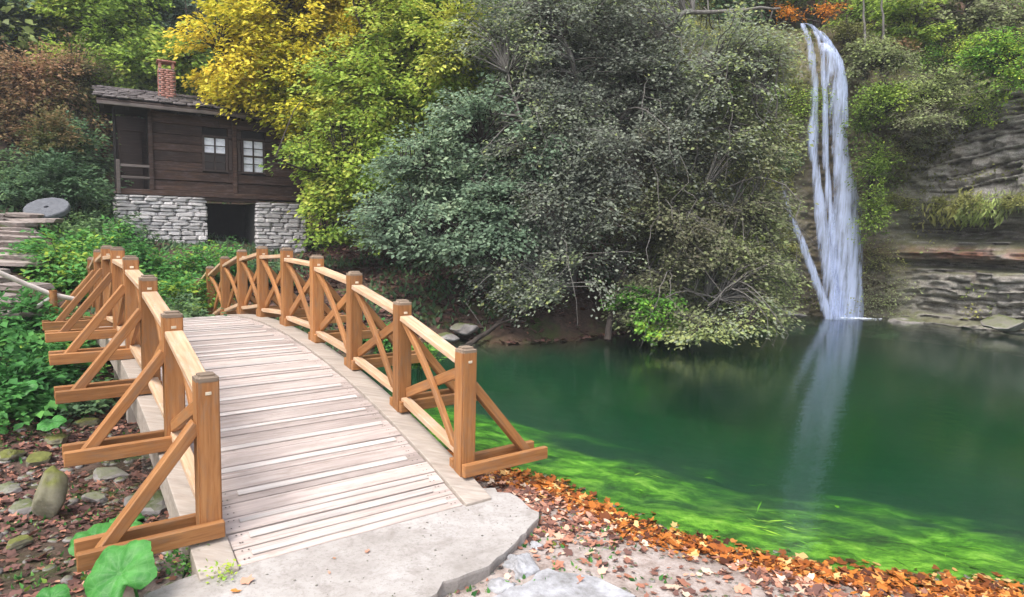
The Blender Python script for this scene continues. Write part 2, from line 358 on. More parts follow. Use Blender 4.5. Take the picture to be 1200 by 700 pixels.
def ground_z(X, Y):
    X = np.asarray(X, float); Y = np.asarray(Y, float); sh = X.shape; X = X.ravel(); Y = Y.ravel()
    Z = _W[-3] + _W[-2] * X + _W[-1] * Y
    for i in range(len(CT)): Z = Z + _W[i] * np.hypot(X - CT[i, 0], Y - CT[i, 1])
    d = pool_dist(X, Y)
    P = np.column_stack([X, Y, np.zeros_like(X)])
    Z = Z + (fbm(P * 0.9, 3) - .5) * 0.12 + (fbm(P * 5, 5, 3) - .5) * 0.045
    far = sstep(16, 24, np.hypot(X - 2, Y - 8)); Z = Z + far * (fbm(P * 0.22, 9) - .5) * 2.2
    wl_ = 0.0
    land = wl_ + 0.02 + (Z - wl_ - 0.02) * sstep(-0.15, 1.2, d)
    land = np.where(d < 0.6, np.minimum(land, 0.0 + 0.10 * np.clip(d, 0, None) + 0.9 * np.clip(d - .3, 0, None)), land)
    dd = -d
    dn = near_dist(X, Y)                           # the near shelf is shallow, the far bank drops steeply
    bed_near = -(0.12 * np.clip(dn, 0, 1.2) + 0.22 * np.clip(dn - 1.2, 0, None))
    bed_far = -1.1 * dd
    bed = np.maximum(bed_near, bed_far)
    bed = np.maximum(bed, -1.8) + (fbm(P * 2.2, 21) - .5) * 0.10 * sstep(0, .5, dd)
    out = np.where(d > 0, land, bed)
    return out.reshape(sh)
def gz(x, y): return float(ground_z(np.array([x]), np.array([y]))[0])

def grid_axis(lo, hi, fine_lo, fine_hi, f, c):
    a = list(np.arange(fine_lo, fine_hi, f)); s = f; x = fine_hi
    while x < hi: a.append(x); s = min(s * 1.12, c); x += s
    a.append(hi); s = f; x = fine_lo
    while x > lo: s = min(s * 1.12, c); x -= s; a.insert(0, max(x, lo))
    return np.unique(np.array(a))
gx = grid_axis(-70, 80, -7, 8, 0.055, 1.6); gy = grid_axis(-40, 90, 2.0, 9.0, 0.055, 1.6)
GX, GY = np.meshgrid(gx, gy); GZ = ground_z(GX, GY)
nx, ny = len(gx), len(gy)
I, J = np.meshgrid(np.arange(nx - 1), np.arange(ny - 1)); a0 = (J * nx + I).ravel()
TF = np.stack([a0, a0 + 1, a0 + nx + 1, a0 + nx], -1)
TV = np.column_stack([GX.ravel(), GY.ravel(), GZ.ravel()])
dS = pool_dist(TV[:, 0], TV[:, 1])
X_, Y_ = TV[:, 0], TV[:, 1]
sandy = sstep(-2.4, -1.6, X_) * sstep(6.0, 5.0, Y_) * (dS > 0)                # the trodden bank by the slab
under = sstep(0.05, -0.25, dS)
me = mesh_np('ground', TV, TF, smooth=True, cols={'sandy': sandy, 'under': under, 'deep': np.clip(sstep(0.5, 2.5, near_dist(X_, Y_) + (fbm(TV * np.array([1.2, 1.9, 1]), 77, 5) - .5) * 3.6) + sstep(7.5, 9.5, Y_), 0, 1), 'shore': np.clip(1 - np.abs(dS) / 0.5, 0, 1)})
m, nt, b = mat_new('ground')
v = coords(nt, (1, 1, 1)); n1 = noise(nt, v, 1.3, 8, 0.65); n2 = noise(nt, v, 9, 8, 0.7); n3 = noise(nt, v, 40, 6, 0.7)
soil = ramp(nt, [(0.3, (0.030, 0.022, 0.016)), (0.5, (0.075, 0.048, 0.035)), (0.7, (0.13, 0.085, 0.065))], n2).outputs[0]
mossc = ramp(nt, [(0.3, (0.03, 0.05, 0.015)), (0.7, (0.09, 0.13, 0.03))], n3).outputs[0]
c = mix(nt, maprange(nt, n1, 0.5, 0.62), soil, mossc)
sand = ramp(nt, [(0.3, (0.22, 0.17, 0.145)), (0.5, (0.36, 0.30, 0.27)), (0.7, (0.46, 0.41, 0.385))], n2).outputs[0]
sand = mix(nt, maprange(nt, n3, 0.5, 0.75, 0, .6), sand, (0.14, 0.085, 0.06))
c = mix(nt, attr(nt, 'sandy'), c, sand)
c = mix(nt, maprange(nt, attr(nt, 'shore'), 0.2, 0.9, 0, 0.6), c, (0.07, 0.045, 0.02))
vb = coords(nt, (1.0, 1.35, 1)); vb.node.inputs['Rotation'].default_value = (0, 0, math.radians(25)); nb = noise(nt, vb, 3.4, 10, 0.70, 0.35)
bed = ramp(nt, [(0.34, (0.018, 0.05, 0.01)), (0.48, (0.06, 0.20, 0.015)), (0.58, (0.16, 0.40, 0.03)), (0.70, (0.36, 0.60, 0.10))], nb).outputs[0]
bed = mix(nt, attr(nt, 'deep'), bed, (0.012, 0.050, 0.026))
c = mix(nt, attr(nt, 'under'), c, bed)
nt.links.new(c, b.inputs['Base Color']); b.inputs['Roughness'].default_value = 0.95; bump(nt, b, n3, 0.6, 0.02)
link('ground', me, m)['kind'] = 'structure'

# ------------------------------------------------------------------ water
wx = np.linspace(-4, 19.5, 60); wy = np.linspace(2.2, 21, 50)
bm = bmesh.new(); bmesh.ops.create_cube(bm, size=1)
for vv in bm.verts:
    vv.co = Vector((-3.6 if vv.co.x < 0 else 19.5, 2.6 if vv.co.y < 0 else 20.6, -3.4 if vv.co.z < 0 else 0.0))
me = bpy.data.meshes.new('pool_water'); bm.to_mesh(me); bm.free()
m = bpy.data.materials.new('pool_water'); m.use_nodes = True; nt = m.node_tree
for n_ in list(nt.nodes): nt.nodes.remove(n_)
out = nt.nodes.new('ShaderNodeOutputMaterial')
gl = nt.nodes.new('ShaderNodeBsdfGlossy'); gl.inputs['Roughness'].default_value = 0.10; gl.inputs['Color'].default_value = (0.95, 0.97, 1, 1)
tp = nt.nodes.new('ShaderNodeBsdfTransparent')
fr = nt.nodes.new('ShaderNodeFresnel'); fr.inputs['IOR'].default_value = 1.33
v = coords(nt, (1, 1, 1)); nA = noise(nt, v, 5.0, 3, 0.5); nB = noise(nt, v, 26, 2, 0.5)
ad = nt.nodes.new('ShaderNodeMath'); ad.operation = 'MULTIPLY_ADD'; nt.links.new(nB, ad.inputs[0]); ad.inputs[1].default_value = 0.25; nt.links.new(nA, ad.inputs[2])
bp = nt.nodes.new('ShaderNodeBump'); bp.inputs['Strength'].default_value = 0.35; bp.inputs['Distance'].default_value = 0.01; nt.links.new(ad.outputs[0], bp.inputs['Height'])
nt.links.new(bp.outputs[0], gl.inputs['Normal'])
ms = nt.nodes.new('ShaderNodeMixShader'); nt.links.new(fr.outputs[0], ms.inputs[0]); nt.links.new(tp.outputs[0], ms.inputs[1]); nt.links.new(gl.outputs[0], ms.inputs[2])
nt.links.new(ms.outputs[0], out.inputs['Surface'])
va = nt.nodes.new('ShaderNodeVolumeAbsorption'); va.inputs["Color"].default_value = (0.12, 0.76, 0.44, 1); va.inputs['Density'].default_value = 0.50
vs = nt.nodes.new('ShaderNodeVolumeScatter'); vs.inputs['Color'].default_value = (0.25, 0.85, 0.5, 1); vs.inputs['Density'].default_value = 0.032
adv = nt.nodes.new('ShaderNodeAddShader'); nt.links.new(va.outputs[0], adv.inputs[0]); nt.links.new(vs.outputs[0], adv.inputs[1]); nt.links.new(adv.outputs[0], out.inputs['Volume'])
wo = link('pool_water', me, m); wo['kind'] = 'structure'

# ------------------------------------------------------------------ cliff
CP = np.array([(3.0, 15.1), (4.2, 16.2), (5.6, 17.2), (7.0, 18.0), (8.3, 18.35), (9.7, 18.35), (10.6, 17.8), (11.6, 17.0), (12.5, 15.9), (13.4, 14.4), (14.3, 12), (15, 9), (15.2, 6.5)])
def resample(P, step):
    P = np.asarray(P, float)
    # Chaikin smoothing
    for _ in range(2):
        Q = [P[0]]
        for a_, b_ in zip(P[:-1], P[1:]): Q += [a_ * .75 + b_ * .25, a_ * .25 + b_ * .75]
        Q.append(P[-1]); P = np.array(Q)
    s = np.concatenate([[0], np.cumsum(np.linalg.norm(np.diff(P, axis=0), axis=1))])
    u = np.arange(0, s[-1], step)
    return np.stack([np.interp(u, s, P[:, k]) for k in range(P.shape[1])], -1), u
Cc, Cu = resample(CP, 0.045)
Tn = np.gradient(Cc, axis=0); Tn /= np.linalg.norm(Tn, axis=1)[:, None]
Nn = np.stack([Tn[:, 1], -Tn[:, 0]], -1)               # towards the pool
for _k in range(60): Nn[1:-1] = (Nn[:-2] + Nn[1:-1] * 2 + Nn[2:]) / 4
Nn /= np.linalg.norm(Nn, axis=1)[:, None]
u_fall = Cu[np.argmin(np.hypot(Cc[:, 0] - 9.0, Cc[:, 1] - 18.35))]
zz = np.concatenate([np.arange(-0.6, 6.2, 0.032), np.arange(6.2, 13.5, 0.07)])
UU, ZZ = np.meshgrid(Cu, zz)
uf = UU.ravel(); zf = ZZ.ravel()
du = uf - u_fall
nearfall = np.exp(-(du / 1.5) ** 2); right = sstep(0.8, 2.6, du); left = sstep(-0.8, -2.6, du)
dip = -0.16 * np.clip(du - 2, 0, None) * sstep(2.6, 4.2, zf)
zl = zf + dip + (fbm(np.column_stack([uf * .5, zf * .3, 0 * uf]), 31, 3) - .5) * 0.5
# irregular layers
rl = np.random.default_rng(5); edges = np.cumsum(rl.choice([.05, .07, .1, .14, .2, .3], 140, p=[.2, .2, .22, .18, .13, .07])) - 2.5
kk = np.searchsorted(edges, zl); frac = (zl - edges[np.clip(kk - 1, 0, 139)]) / (edges[np.clip(kk, 0, 139)] - edges[np.clip(kk - 1, 0, 139)] + 1e-6)
prot = rl.random(200)[np.clip(kk, 0, 199)]
blk = _hash(np.floor(uf / (0.22 + 0.5 * prot) + 7.3 * prot).astype(int), kk, kk * 0, 4)
lay = (prot - .5) * 0.20 + (blk - .5) * 0.22 + 0.12 * np.clip(np.sin(np.pi * np.clip(frac, 0, 1)), 0, 1) ** .35
big = (fbm(np.column_stack([uf * .55, zf * .8, 0 * uf]), 41, 4) - .5) * 1.0
fine = (fbm(np.column_stack([uf * 5, zf * 11, 0 * uf]), 43, 4) - .5) * 0.22
# the big ledges of the right wall
led = 0.55 * np.exp(-((zf - 0.02) / .10) ** 2) + 0.22 * sstep(1.45, 1.40, zf) * sstep(.5, .9, zf) - 0.42 * np.exp(-((zf - 1.50) / .09) ** 2) + 0.30 * np.exp(-((zf - 1.85) / .20) ** 2) \
    - 0.55 * np.exp(-((zf - 2.35) / .22) ** 2) + 0.50 * np.exp(-((zf - 3.0) / .30) ** 2)
D = big * (1 - .75 * nearfall) + (1 + .8 * sstep(3.3, 3.8, zf)) * lay * (0.12 + .88 * np.maximum(right, .3 * left)) + fine + led * right
set_r = .06 * zf + 0.95 * np.clip(zf - 5.0 - .5 * np.clip(du - 2, 0, 2.5), 0, None)
set_l = .05 * zf + 0.9 * np.clip(zf - 6.3, 0, None)
set_f = .04 * zf + 4.0 * np.clip(zf - 7.8, 0, 1.2) + 1.2 * np.clip(zf - 9, 0, None)
S = set_f * nearfall + (1 - nearfall) * np.where(du > 0, set_r, set_l)
S = np.minimum(S, 9)
off = D - S
Cx = np.tile(Cc[:, 0], len(zz)); Cy = np.tile(Cc[:, 1], len(zz)); Nx = np.tile(Nn[:, 0], len(zz)); Ny = np.tile(Nn[:, 1], len(zz))
CV = np.column_stack([Cx + Nx * off, Cy + Ny * off, zf])
nu = len(Cu)
I, J = np.meshgrid(np.arange(nu - 1), np.arange(len(zz) - 1)); a0 = (J * nu + I).ravel()
CF = np.stack([a0, a0 + nu, a0 + nu + 1, a0 + 1], -1)
moss_m = np.clip(.9 * nearfall + .7 * left + sstep(4.8, 6.0, zf - .8 * np.clip(du - 2, 0, 2.5) + .5 * (fbm(np.column_stack([uf, zf, 0 * uf]), 66, 3) - .5) * 4) * .8 + right * sstep(2.4, 1.0, du) * .8, 0, 1)
me = mesh_np('cliff', CV, CF, smooth=False, cols={'crack': np.clip(1 - np.minimum(frac, 1 - frac) * 7, 0, 1) * right, 'moss': moss_m, 'wet': nearfall, 'lay': blk * .6 + prot * .4})
m, nt, b = mat_new('cliff_rock')
v = coords(nt, (1, 1, 5)); v1 = coords(nt, (1, 1, 1)); n1 = noise(nt, v, 1.6, 7, 0.65, .4); n2 = noise(nt, v1, 11, 7, 0.7); n4 = noise(nt, v1, 0.9, 5, .6)
r1 = ramp(nt, [(0.28, (0.10, 0.088, 0.074)), (0.42, (0.24, 0.22, 0.19)), (0.55, (0.37, 0.35, 0.315)), (0.72, (0.52, 0.50, 0.47))], n1)
c = mix(nt, maprange(nt, attr(nt, 'lay'), 0.2, 0.9, 0, .45), r1.outputs[0], (0.38, 0.36, 0.34))
sx = nt.nodes.new('ShaderNodeSeparateXYZ'); tcc = nt.nodes.new('ShaderNodeTexCoord'); nt.links.new(tcc.outputs['Object'], sx.inputs[0])
red = ramp(nt, [(0.0, (0, 0, 0)), (0.42, (0, 0, 0)), (0.5, (1, 1, 1)), (0.58, (0, 0, 0))], maprange(nt, sx.outputs[2], 0.0, 3.6))
mu = nt.nodes.new('ShaderNodeMath'); mu.operation = 'MULTIPLY'; nt.links.new(red.outputs[0], mu.inputs[0]); nt.links.new(maprange(nt, n4, .4, .6), mu.inputs[1])
c = mix(nt, maprange(nt, noise(nt, v1, 34, 6, .75), .42, .62, .55, 0), c, (0.05, 0.042, 0.035))
c = mix(nt, mu.outputs[0], c, (0.24, 0.10, 0.06))
c = mix(nt, maprange(nt, n4, 0.58, 0.72, 0, .4), c, (0.22, 0.15, 0.11))
g = nt.nodes.new('ShaderNodeNewGeometry'); sn = nt.nodes.new('ShaderNodeSeparateXYZ'); nt.links.new(g.outputs['Normal'], sn.inputs[0])
upm = maprange(nt, sn.outputs[2], 0.5, 0.95, 0, .6)
mossc = ramp(nt, [(0.3, (0.035, 0.045, 0.012)), (0.52, (0.09, 0.10, 0.03)), (0.72, (0.20, 0.20, 0.06))], n2).outputs[0]
c = mix(nt, maprange(nt, attr(nt, 'crack'), .1, .9, 0, .8), c, (0.045, 0.038, 0.032))
c = mix(nt, upm, c, mossc)
mu2 = nt.nodes.new('ShaderNodeMath'); mu2.operation = 'MULTIPLY'; nt.links.new(attr(nt, 'moss'), mu2.inputs[0]); nt.links.new(maprange(nt, n2, .3, .5), mu2.inputs[1])
c = mix(nt, mu2.outputs[0], c, mossc)
c = mix(nt, maprange(nt, attr(nt, 'wet'), 0.3, 1, 0, 0.65), c, (0.13, 0.085, 0.065))
nt.links.new(c, b.inputs['Base Color']); b.inputs['Roughness'].default_value = 0.9; bump(nt, b, n2, 0.7, 0.03)
MAT['cliff'] = m
link('cliff', me, m)['kind'] = 'structure'
CG = CV.reshape(len(zz), nu, 3)
def cliff_pt(du_, z_):
    i = int(np.clip(np.searchsorted(Cu, u_fall + du_), 0, nu - 1)); j = int(np.clip(np.searchsorted(zz, z_), 0, len(zz) - 1))
    return CG[j, i], np.array([Nn[i, 0], Nn[i, 1], 0.0])

# ------------------------------------------------------------------ waterfall
m = bpy.data.materials.new('falling_water'); m.use_nodes = True; nt = m.node_tree
for n_ in list(nt.nodes): nt.nodes.remove(n_)
out = nt.nodes.new('ShaderNodeOutputMaterial'); pb = nt.nodes.new('ShaderNodeBsdfPrincipled')
pb.inputs['Roughness'].default_value = 0.45; pb.inputs['Base Color'].default_value = (0.62, 0.72, 1, 1)
tl = nt.nodes.new('ShaderNodeBsdfTranslucent'); tl.inputs['Color'].default_value = (0.62, 0.73, 1, 1)
m1 = nt.nodes.new('ShaderNodeMixShader'); m1.inputs[0].default_value = 0.3; nt.links.new(pb.outputs[0], m1.inputs[1]); nt.links.new(tl.outputs[0], m1.inputs[2])
tp = nt.nodes.new('ShaderNodeBsdfTransparent'); m2 = nt.nodes.new('ShaderNodeMixShader')
v = coords(nt, (9, 9, 0.55)); n1 = noise(nt, v, 1.6, 6, 0.65, 0.3); v2 = coords(nt, (3, 3, .8)); n2 = noise(nt, v2, 2.0, 4, .6)
ed = attr(nt, 'edge')
s1 = nt.nodes.new('ShaderNodeMath'); s1.operation = 'ADD'; nt.links.new(n1, s1.inputs[0]); nt.links.new(ed, s1.inputs[1])
s2 = nt.nodes.new('ShaderNodeMath'); s2.operation = 'MULTIPLY_ADD'; nt.links.new(n2, s2.inputs[0]); s2.inputs[1].default_value = .7; nt.links.new(s1.outputs[0], s2.inputs[2])
al = maprange(nt, s2.outputs[0], 0.86, 1.34, 0.0, 0.96)
nt.links.new(al, m2.inputs[0]); nt.links.new(tp.outputs[0], m2.inputs[1]); nt.links.new(m1.outputs[0], m2.inputs[2])
bp = nt.nodes.new('ShaderNodeBump'); bp.inputs['Strength'].default_value = 0.8; bp.inputs['Distance'].default_value = 0.04; nt.links.new(n1, bp.inputs['Height']); nt.links.new(bp.outputs[0], pb.inputs['Normal'])
nt.links.new(m2.outputs[0], out.inputs['Surface']); MAT['fall'] = m
wf = tag(empty('waterfall', (9.3, 17.8, 0)), 'tall white waterfall with several strands pouring into the green pool', 'waterfall')
def strand(pts, Y0, seed, thin=0.0):
    """pts: (px, py, width px) down the strand"""
    pts = np.array(pts, float); t = np.linspace(0, 1, len(pts)); tt = np.linspace(0, 1, 90)
    P = np.stack([np.interp(tt, t, pts[:, k]) for k in range(3)], -1)
    for _ in range(4): P[1:-1] = (P[:-2] + 2 * P[1:-1] + P[2:]) / 4
    V = []; E_ = []; nw = 13
    for i, (px, py, w) in enumerate(P):
        c0 = at(px, py, Y0); hw = w / F_PX * Y0 * .5
        for j in range(nw):
            s = j / (nw - 1) * 2 - 1
            wob = .03 * math.sin(i * .5 + j * 1.7 + seed) * (1 - abs(s))
            V.append((c0.x + s * hw, Y0 - 0.10 * (1 - s * s) * (hw / .3) - .03 + wob * .5 + .10 * max(0, 1 - i / 6.) , c0.z))
            E_.append(0.44 * (1 - abs(s) ** 2.2) - thin * max(0, 1 - i / 55.) ** 1.0 - (.3 * max(0, 1 - i / 14.) if thin > .3 else 0))
    V = np.array(V); V[:, 2] = np.maximum(V[:, 2], -0.05)
    i, j = np.meshgrid(np.arange(len(P) - 1), np.arange(nw - 1)); a0 = (i * nw + j).ravel()
    Fq = np.stack([a0, a0 + 1, a0 + nw + 1, a0 + nw], -1)
    me = mesh_np('strand', V - np.array(wf.location), Fq, smooth=True, cols={'edge': np.array(E_)})
    link('strand', me, MAT['fall'], wf)
strand([(966, 50, 12), (974, 70, 26), (981, 100, 28), (982, 150, 20), (986, 195, 24), (990, 215, 30), (991, 260, 38), (992, 320, 40), (992, 374, 40)], 17.70, 1, .10)
strand([(941, 27, 8), (948, 50, 10), (953, 90, 12), (954, 125, 10), (951, 160, 17), (954, 195, 11), (960, 240, 15), (966, 290, 18), (973, 330, 20), (981, 374, 26)], 17.78, 5, .16)
strand([(910, 185, 8), (916, 215, 10), (923, 245, 11), (937, 280, 12), (951, 315, 12), (963, 350, 13), (971, 374, 14)], 17.70, 9, .5)
strand([(956, 34, 6), (964, 70, 8), (966, 120, 9), (967, 190, 9), (973, 260, 11), (979, 320, 14), (984, 374, 20)], 17.82, 21, .18)
strand([(945, 27, 8), (958, 38, 9), (968, 50, 11), (974, 64, 12)], 17.9, 12, .24)
strand([(962, 36, 4), (972, 50, 6), (983, 70, 8), (989, 100, 8), (991, 150, 6)], 17.75, 15, .1)
a = Acc(); 
for i in range(110):
    x = RNG.normal(9.27, .22); y = 17.62 - abs(RNG.normal(0, .10)); r = RNG.uniform(.012, .04)
    ang = np.linspace(0, 2 * np.pi, 7)[:-1]
    V = np.array([[x + r * math.cos(q) * 1.4, y + r * math.sin(q), 0.012] for q in ang] + [[x, y, .012 + r * .6]])
    a.add(V, [[k, (k + 1) % 6, 6] for k in range(6)])
m, nt, b = mat_new('foam'); b.inputs['Base Color'].default_value = (0.72, 0.77, 0.88, 1); MAT['foam'] = m
fo = link('foam', a.mesh('foam'), m, wf); fo.data.transform(Matrix.Translation(-Vector(wf.location))); fo['kind'] = 'stuff'

# ------------------------------------------------------------------ footbridge
TH = 0.6426
O_B = Vector((-1.842, 3.908, 0.243)); U_B = Vector((-math.sin(TH), math.cos(TH), 0)); V_B = Vector((math.cos(TH), math.sin(TH), 0))
def zs(s): return 0.2753 * s - 0.0306 * s * s
def B(s, t, h=0.0): return O_B + U_B * s + V_B * t + Vector((0, 0, zs(s) + h)) - Vector((O_B.x, O_B.y, 0))
bridge = tag(empty('footbridge', (O_B.x, O_B.y, 0)), 'arched wooden footbridge with orange crossed railings and pale plank deck', 'bridge')
SP = 1.0635; NP = 11; WB = 1.868; SEND = SP * (NP - 1) + 0.3
def curved_beam(name, s0, s1, t0, t1, h0, h1, mat, n=60):
    V = []; F_ = []
    for i in range(n + 1):
        s = s0 + (s1 - s0) * i / n
        for (t, h) in ((t0, h0), (t1, h0), (t1, h1), (t0, h1)): V.append(B(s, t, h))
        if i:
            k = (i - 1) * 4
            for j in range(4): F_.append((k + j, k + (j + 1) % 4, k + 4 + (j + 1) % 4, k + 4 + j))
    F_.append((3, 2, 1, 0)); k = n * 4; F_.append((k, k + 1, k + 2, k + 3))
    me = bpy.data.meshes.new(name); me.from_pydata([tuple(v) for v in V], [], F_)
    bm = bmesh.new(); bm.from_mesh(me); bmesh.ops.recalc_face_normals(bm, faces=bm.faces)
    ed_ = [e for e in bm.edges if e.calc_face_angle(0) > 1.0]
    bmesh.ops.bevel(bm, geom=ed_, offset=.008, segments=2, profile=.6, affect='EDGES'); bm.to_mesh(me); bm.free()
    return link(name, me, mat, bridge)
curved_beam('side_beam', -0.36, SEND, -0.13, 0.085, -0.24, 0.0, MAT['curb_wood'])
curved_beam('side_beam', -0.34, SEND, 1.675, 1.90, -0.24, 0.0, MAT['curb_wood'])
# planks and battens
s = -0.31; k = 0; PW = 0.142
pm = [beam_mesh('plank', 1.578, PW - .004, 0.045, .004) for _ in range(4)]
for q, me in enumerate(pm):
    for vv in me.vertices: vv.co.z += .0025 * math.sin(vv.co.x * 3 + q * 2); vv.co.x += .006 * (q - 1.5) * (1 if vv.co.x > 0 else -1) * .5
    me.materials.append(MAT['deck_wood'])
bmesh_b = [beam_mesh('batten', 1.42, 0.046, 0.013, .004) for _ in range(2)]
for me in bmesh_b: me.materials.append(MAT['batten_wood'])
def deck_q(s):
    e = 0.05; x = (B(s + e, 0) - B(s - e, 0)).normalized(); y = -V_B
    z = x.cross(y); return Matrix((V_B, z.cross(V_B), z)).transposed().to_quaternion()
rb = random.Random(3)
while s < SEND - .1:
    sc_ = s + PW / 2
    dz = rb.uniform(-.003, .003)
    Q = deck_q(sc_)
    link('plank', pm[k % 4], None, bridge, B(sc_, 0.880, -0.045 + dz), Q)
    if k % 2 == 0 or rb.random() < .06:
        bo = link('batten', bmesh_b[0], None, bridge, B(sc_ + rb.uniform(-.02, .02), 0.885 + rb.uniform(-.03, .03), -0.0155 + dz), Q); bo.scale = (rb.uniform(.90, 1.02), rb.uniform(.7, 1.25), 1)
    s += PW; k += 1
nl_ = Acc(); s = -0.31; ang6 = np.arange(7) * 2 * np.pi / 7
while s < SEND - .1:
    for t in (.14, .17, 1.58, 1.61):
        for e_ in (.035, .105):
            c_ = B(s + e_, t + rb.uniform(-.012, .012), -0.019); V = np.array([(c_.x, c_.y, c_.z + .001)] + [(c_.x + .006 * math.cos(q), c_.y + .006 * math.sin(q), c_.z) for q in ang6]); nl_.add(V, [[0, 1 + q, 1 + (q + 1) % 7] for q in range(7)])
    s += PW
link('nail_heads', nl_.mesh('nail_heads'), MAT['dark'], bridge)['kind'] = 'stuff'
PH = 1.0; PT = 0.13
def post_mesh():
    bm = bmesh.new()
    prof = [(-0.16, PT / 2), (PH - .035, PT / 2)]
    bmesh.ops.create_cube(bm, size=1); bmesh.ops.scale(bm, vec=(PT, PT, PH - .04 + .14), verts=bm.verts)
    bmesh.ops.translate(bm, vec=(0, 0, (PH - .04 + .14) / 2 - .14), verts=bm.verts)
    bmesh.ops.bevel(bm, geom=[e for e in bm.edges if abs(e.verts[0].co.z - e.verts[1].co.z) > .5], offset=.010, segments=2, affect='EDGES')
    me = bpy.data.meshes.new('post'); bm.to_mesh(me); bm.free(); me.materials.append(MAT['orange_wood'])
    # grain runs along local x of the material, so turn the mesh and turn it back through the object
    me.transform(Matrix.Rotation(math.radians(90), 4, 'Y')); return me
def cap_mesh():
    bm = bmesh.new(); bmesh.ops.create_cube(bm, size=1); bmesh.ops.scale(bm, vec=(PT, PT, .045), verts=bm.verts)
    bmesh.ops.bevel(bm, geom=[e for e in bm.edges if abs(e.verts[0].co.z - e.verts[1].co.z) > .02], offset=.012, segments=2, affect='EDGES')
    bmesh.ops.bevel(bm, geom=[e for e in bm.edges if e.verts[0].co.z > .02 and e.verts[1].co.z > .02], offset=.018, segments=3, affect='EDGES')
    me = bpy.data.meshes.new('cap'); bm.to_mesh(me); bm.free(); me.materials.append(MAT['post_cap']); return me
POST = post_mesh(); CAP = cap_mesh(); PEG = beam_mesh('peg', .006, .034, .020, .002); PEG.materials.append(MAT['peg'])
qpost = Quaternion((0, 0, 1), TH) @ Quaternion((0, 1, 0), math.radians(-90))
def curved_bar(a_, b_, bow, w, th, mat, name, upv):
    """bar from a_ to b_ bowed upward"""
    n = 10; pts = []
    for i in range(n + 1):
        f = i / n; p = a_.lerp(b_, f) + upv * bow * math.sin(math.pi * f); pts.append(p)
    V = []; F_ = []
    for i, p in enumerate(pts):
        d = (pts[min(i + 1, n)] - pts[max(i - 1, 0)]).normalized(); side = V_B; up = side.cross(d).normalized()
        for (su, ss) in ((-1, -1), (-1, 1), (1, 1), (1, -1)): V.append(p + up * su * w / 2 + side * ss * th / 2)
        if i:
            k = (i - 1) * 4
            for j in range(4): F_.append((k + j, k + (j + 1) % 4, k + 4 + (j + 1) % 4, k + 4 + j))
    F_.append((3, 2, 1, 0)); k = n * 4; F_.append((k, k + 1, k + 2, k + 3))
    c0 = (a_ + b_) / 2; x = (b_ - a_).normalized(); y = V_B; z = x.cross(y).normalized(); y = z.cross(x)
    R = Matrix((x, y, z)).transposed().to_4x4(); R.translation = c0; Ri = R.inverted()
    me = bpy.data.meshes.new(name); me.from_pydata([tuple(Ri @ v) for v in V], [], F_)
    bm = bmesh.new(); bm.from_mesh(me); bmesh.ops.recalc_face_normals(bm, faces=bm.faces)
    bmesh.ops.bevel(bm, geom=[e for e in bm.edges if e.calc_face_angle(0) > 1.0], offset=.005, segments=1, affect='EDGES'); bm.to_mesh(me); bm.free()
    return link(name, me, mat, bridge, c0, R.to_quaternion())
OUTR = beam_mesh('outrigger', 0.83, 0.05, 0.10, .005); OUTR.materials.append(MAT['orange_wood'])
OUTL = beam_mesh('outrigger', 0.76, 0.05, 0.10, .005); OUTL.materials.append(MAT['orange_wood'])
rs = random.Random(5)
for i in range(NP):
    s = i * SP
    for side, t in (('L', 0.0), ('R', WB)):
        sg = -1 if side == 'L' else 1
        p = link('post', POST, None, bridge, B(s, t), qpost)
        c = link('cap', CAP, None, p); c.rotation_mode = 'QUATERNION'
        c.location = qpost.inverted() @ Vector((0, 0, PH - .022)); c.rotation_quaternion = Quaternion((0, 1, 0), math.radians(90))
        g_ = link('peg', PEG, None, p)
        g_.location = qpost.inverted() @ (-U_B * (PT / 2 + .001) + Vector((0, 0, PH - .11))); g_.rotation_mode = 'QUATERNION'
        g_.rotation_quaternion = qpost.inverted() @ Quaternion((0, 0, 1), TH + math.pi / 2)
        # outriggers sandwich the post, a brace rises from between them
        L = 0.76 if side == 'L' else 0.83
        for ds in (-1, 1):
            cen = B(s, t + sg * (L / 2 - PT / 2 - .002)) + U_B * ds * (PT / 2 + .027) + Vector((0, 0, .045))
            link('outrigger', OUTL if side == 'L' else OUTR, None, bridge, cen, Quaternion((0, 0, 1), TH))
        e_out = B(s, t + sg * (L - PT / 2 - .10), 0.0); e_in = B(s, t + sg * (PT / 2 - .01), 0.70)
        beam_between('brace', e_out, e_in, 0.085, 0.07, MAT['orange_wood'], bridge, up=Vector((0, 0, 1)))
    if i < NP - 1:
        s2 = s + SP
        for t in (0.0, WB):
            g = PT / 2
            a1 = B(s, t, 0.885) + U_B * g; b1 = B(s2, t, 0.845) - U_B * g
            beam_between('top_rail', a1, b1, 0.12, 0.045, MAT['rail_wood'], bridge)
            a1 = B(s, t, 0.15) + U_B * g; b1 = B(s2, t, 0.10) - U_B * g
            beam_between('bottom_rail', a1, b1, 0.085, 0.05, MAT['rail_wood'], bridge)
            off_ = -0.022 if t > 0 else 0.022
            curved_bar(B(s, t + off_, 0.14) + U_B * (g + .01), B(s2, t + off_, 0.83) - U_B * g, 0.07, 0.055, 0.04, MAT['orange_wood'], 'curved_brace', Vector((0, 0, 1)) * .8 + U_B * -.2)
            beam_between('cross_brace', B(s, t - off_, 0.80) + U_B * g, B(s2, t - off_, 0.16) - U_B * g, 0.036, 0.085, MAT['orange_wood'], bridge)
# supports under the deck
for i in range(1, NP):
    s = i * SP - .5
    for t in (0.03, 1.80):
        top = B(s, t, -0.24); gzz = gz(O_B.x + top.x, O_B.y + top.y)
        beam_between('support_post', Vector((top.x, top.y, min(gzz, 0) - .15)), top, 0.11, 0.11, MAT['curb_wood'], bridge, up=U_B)



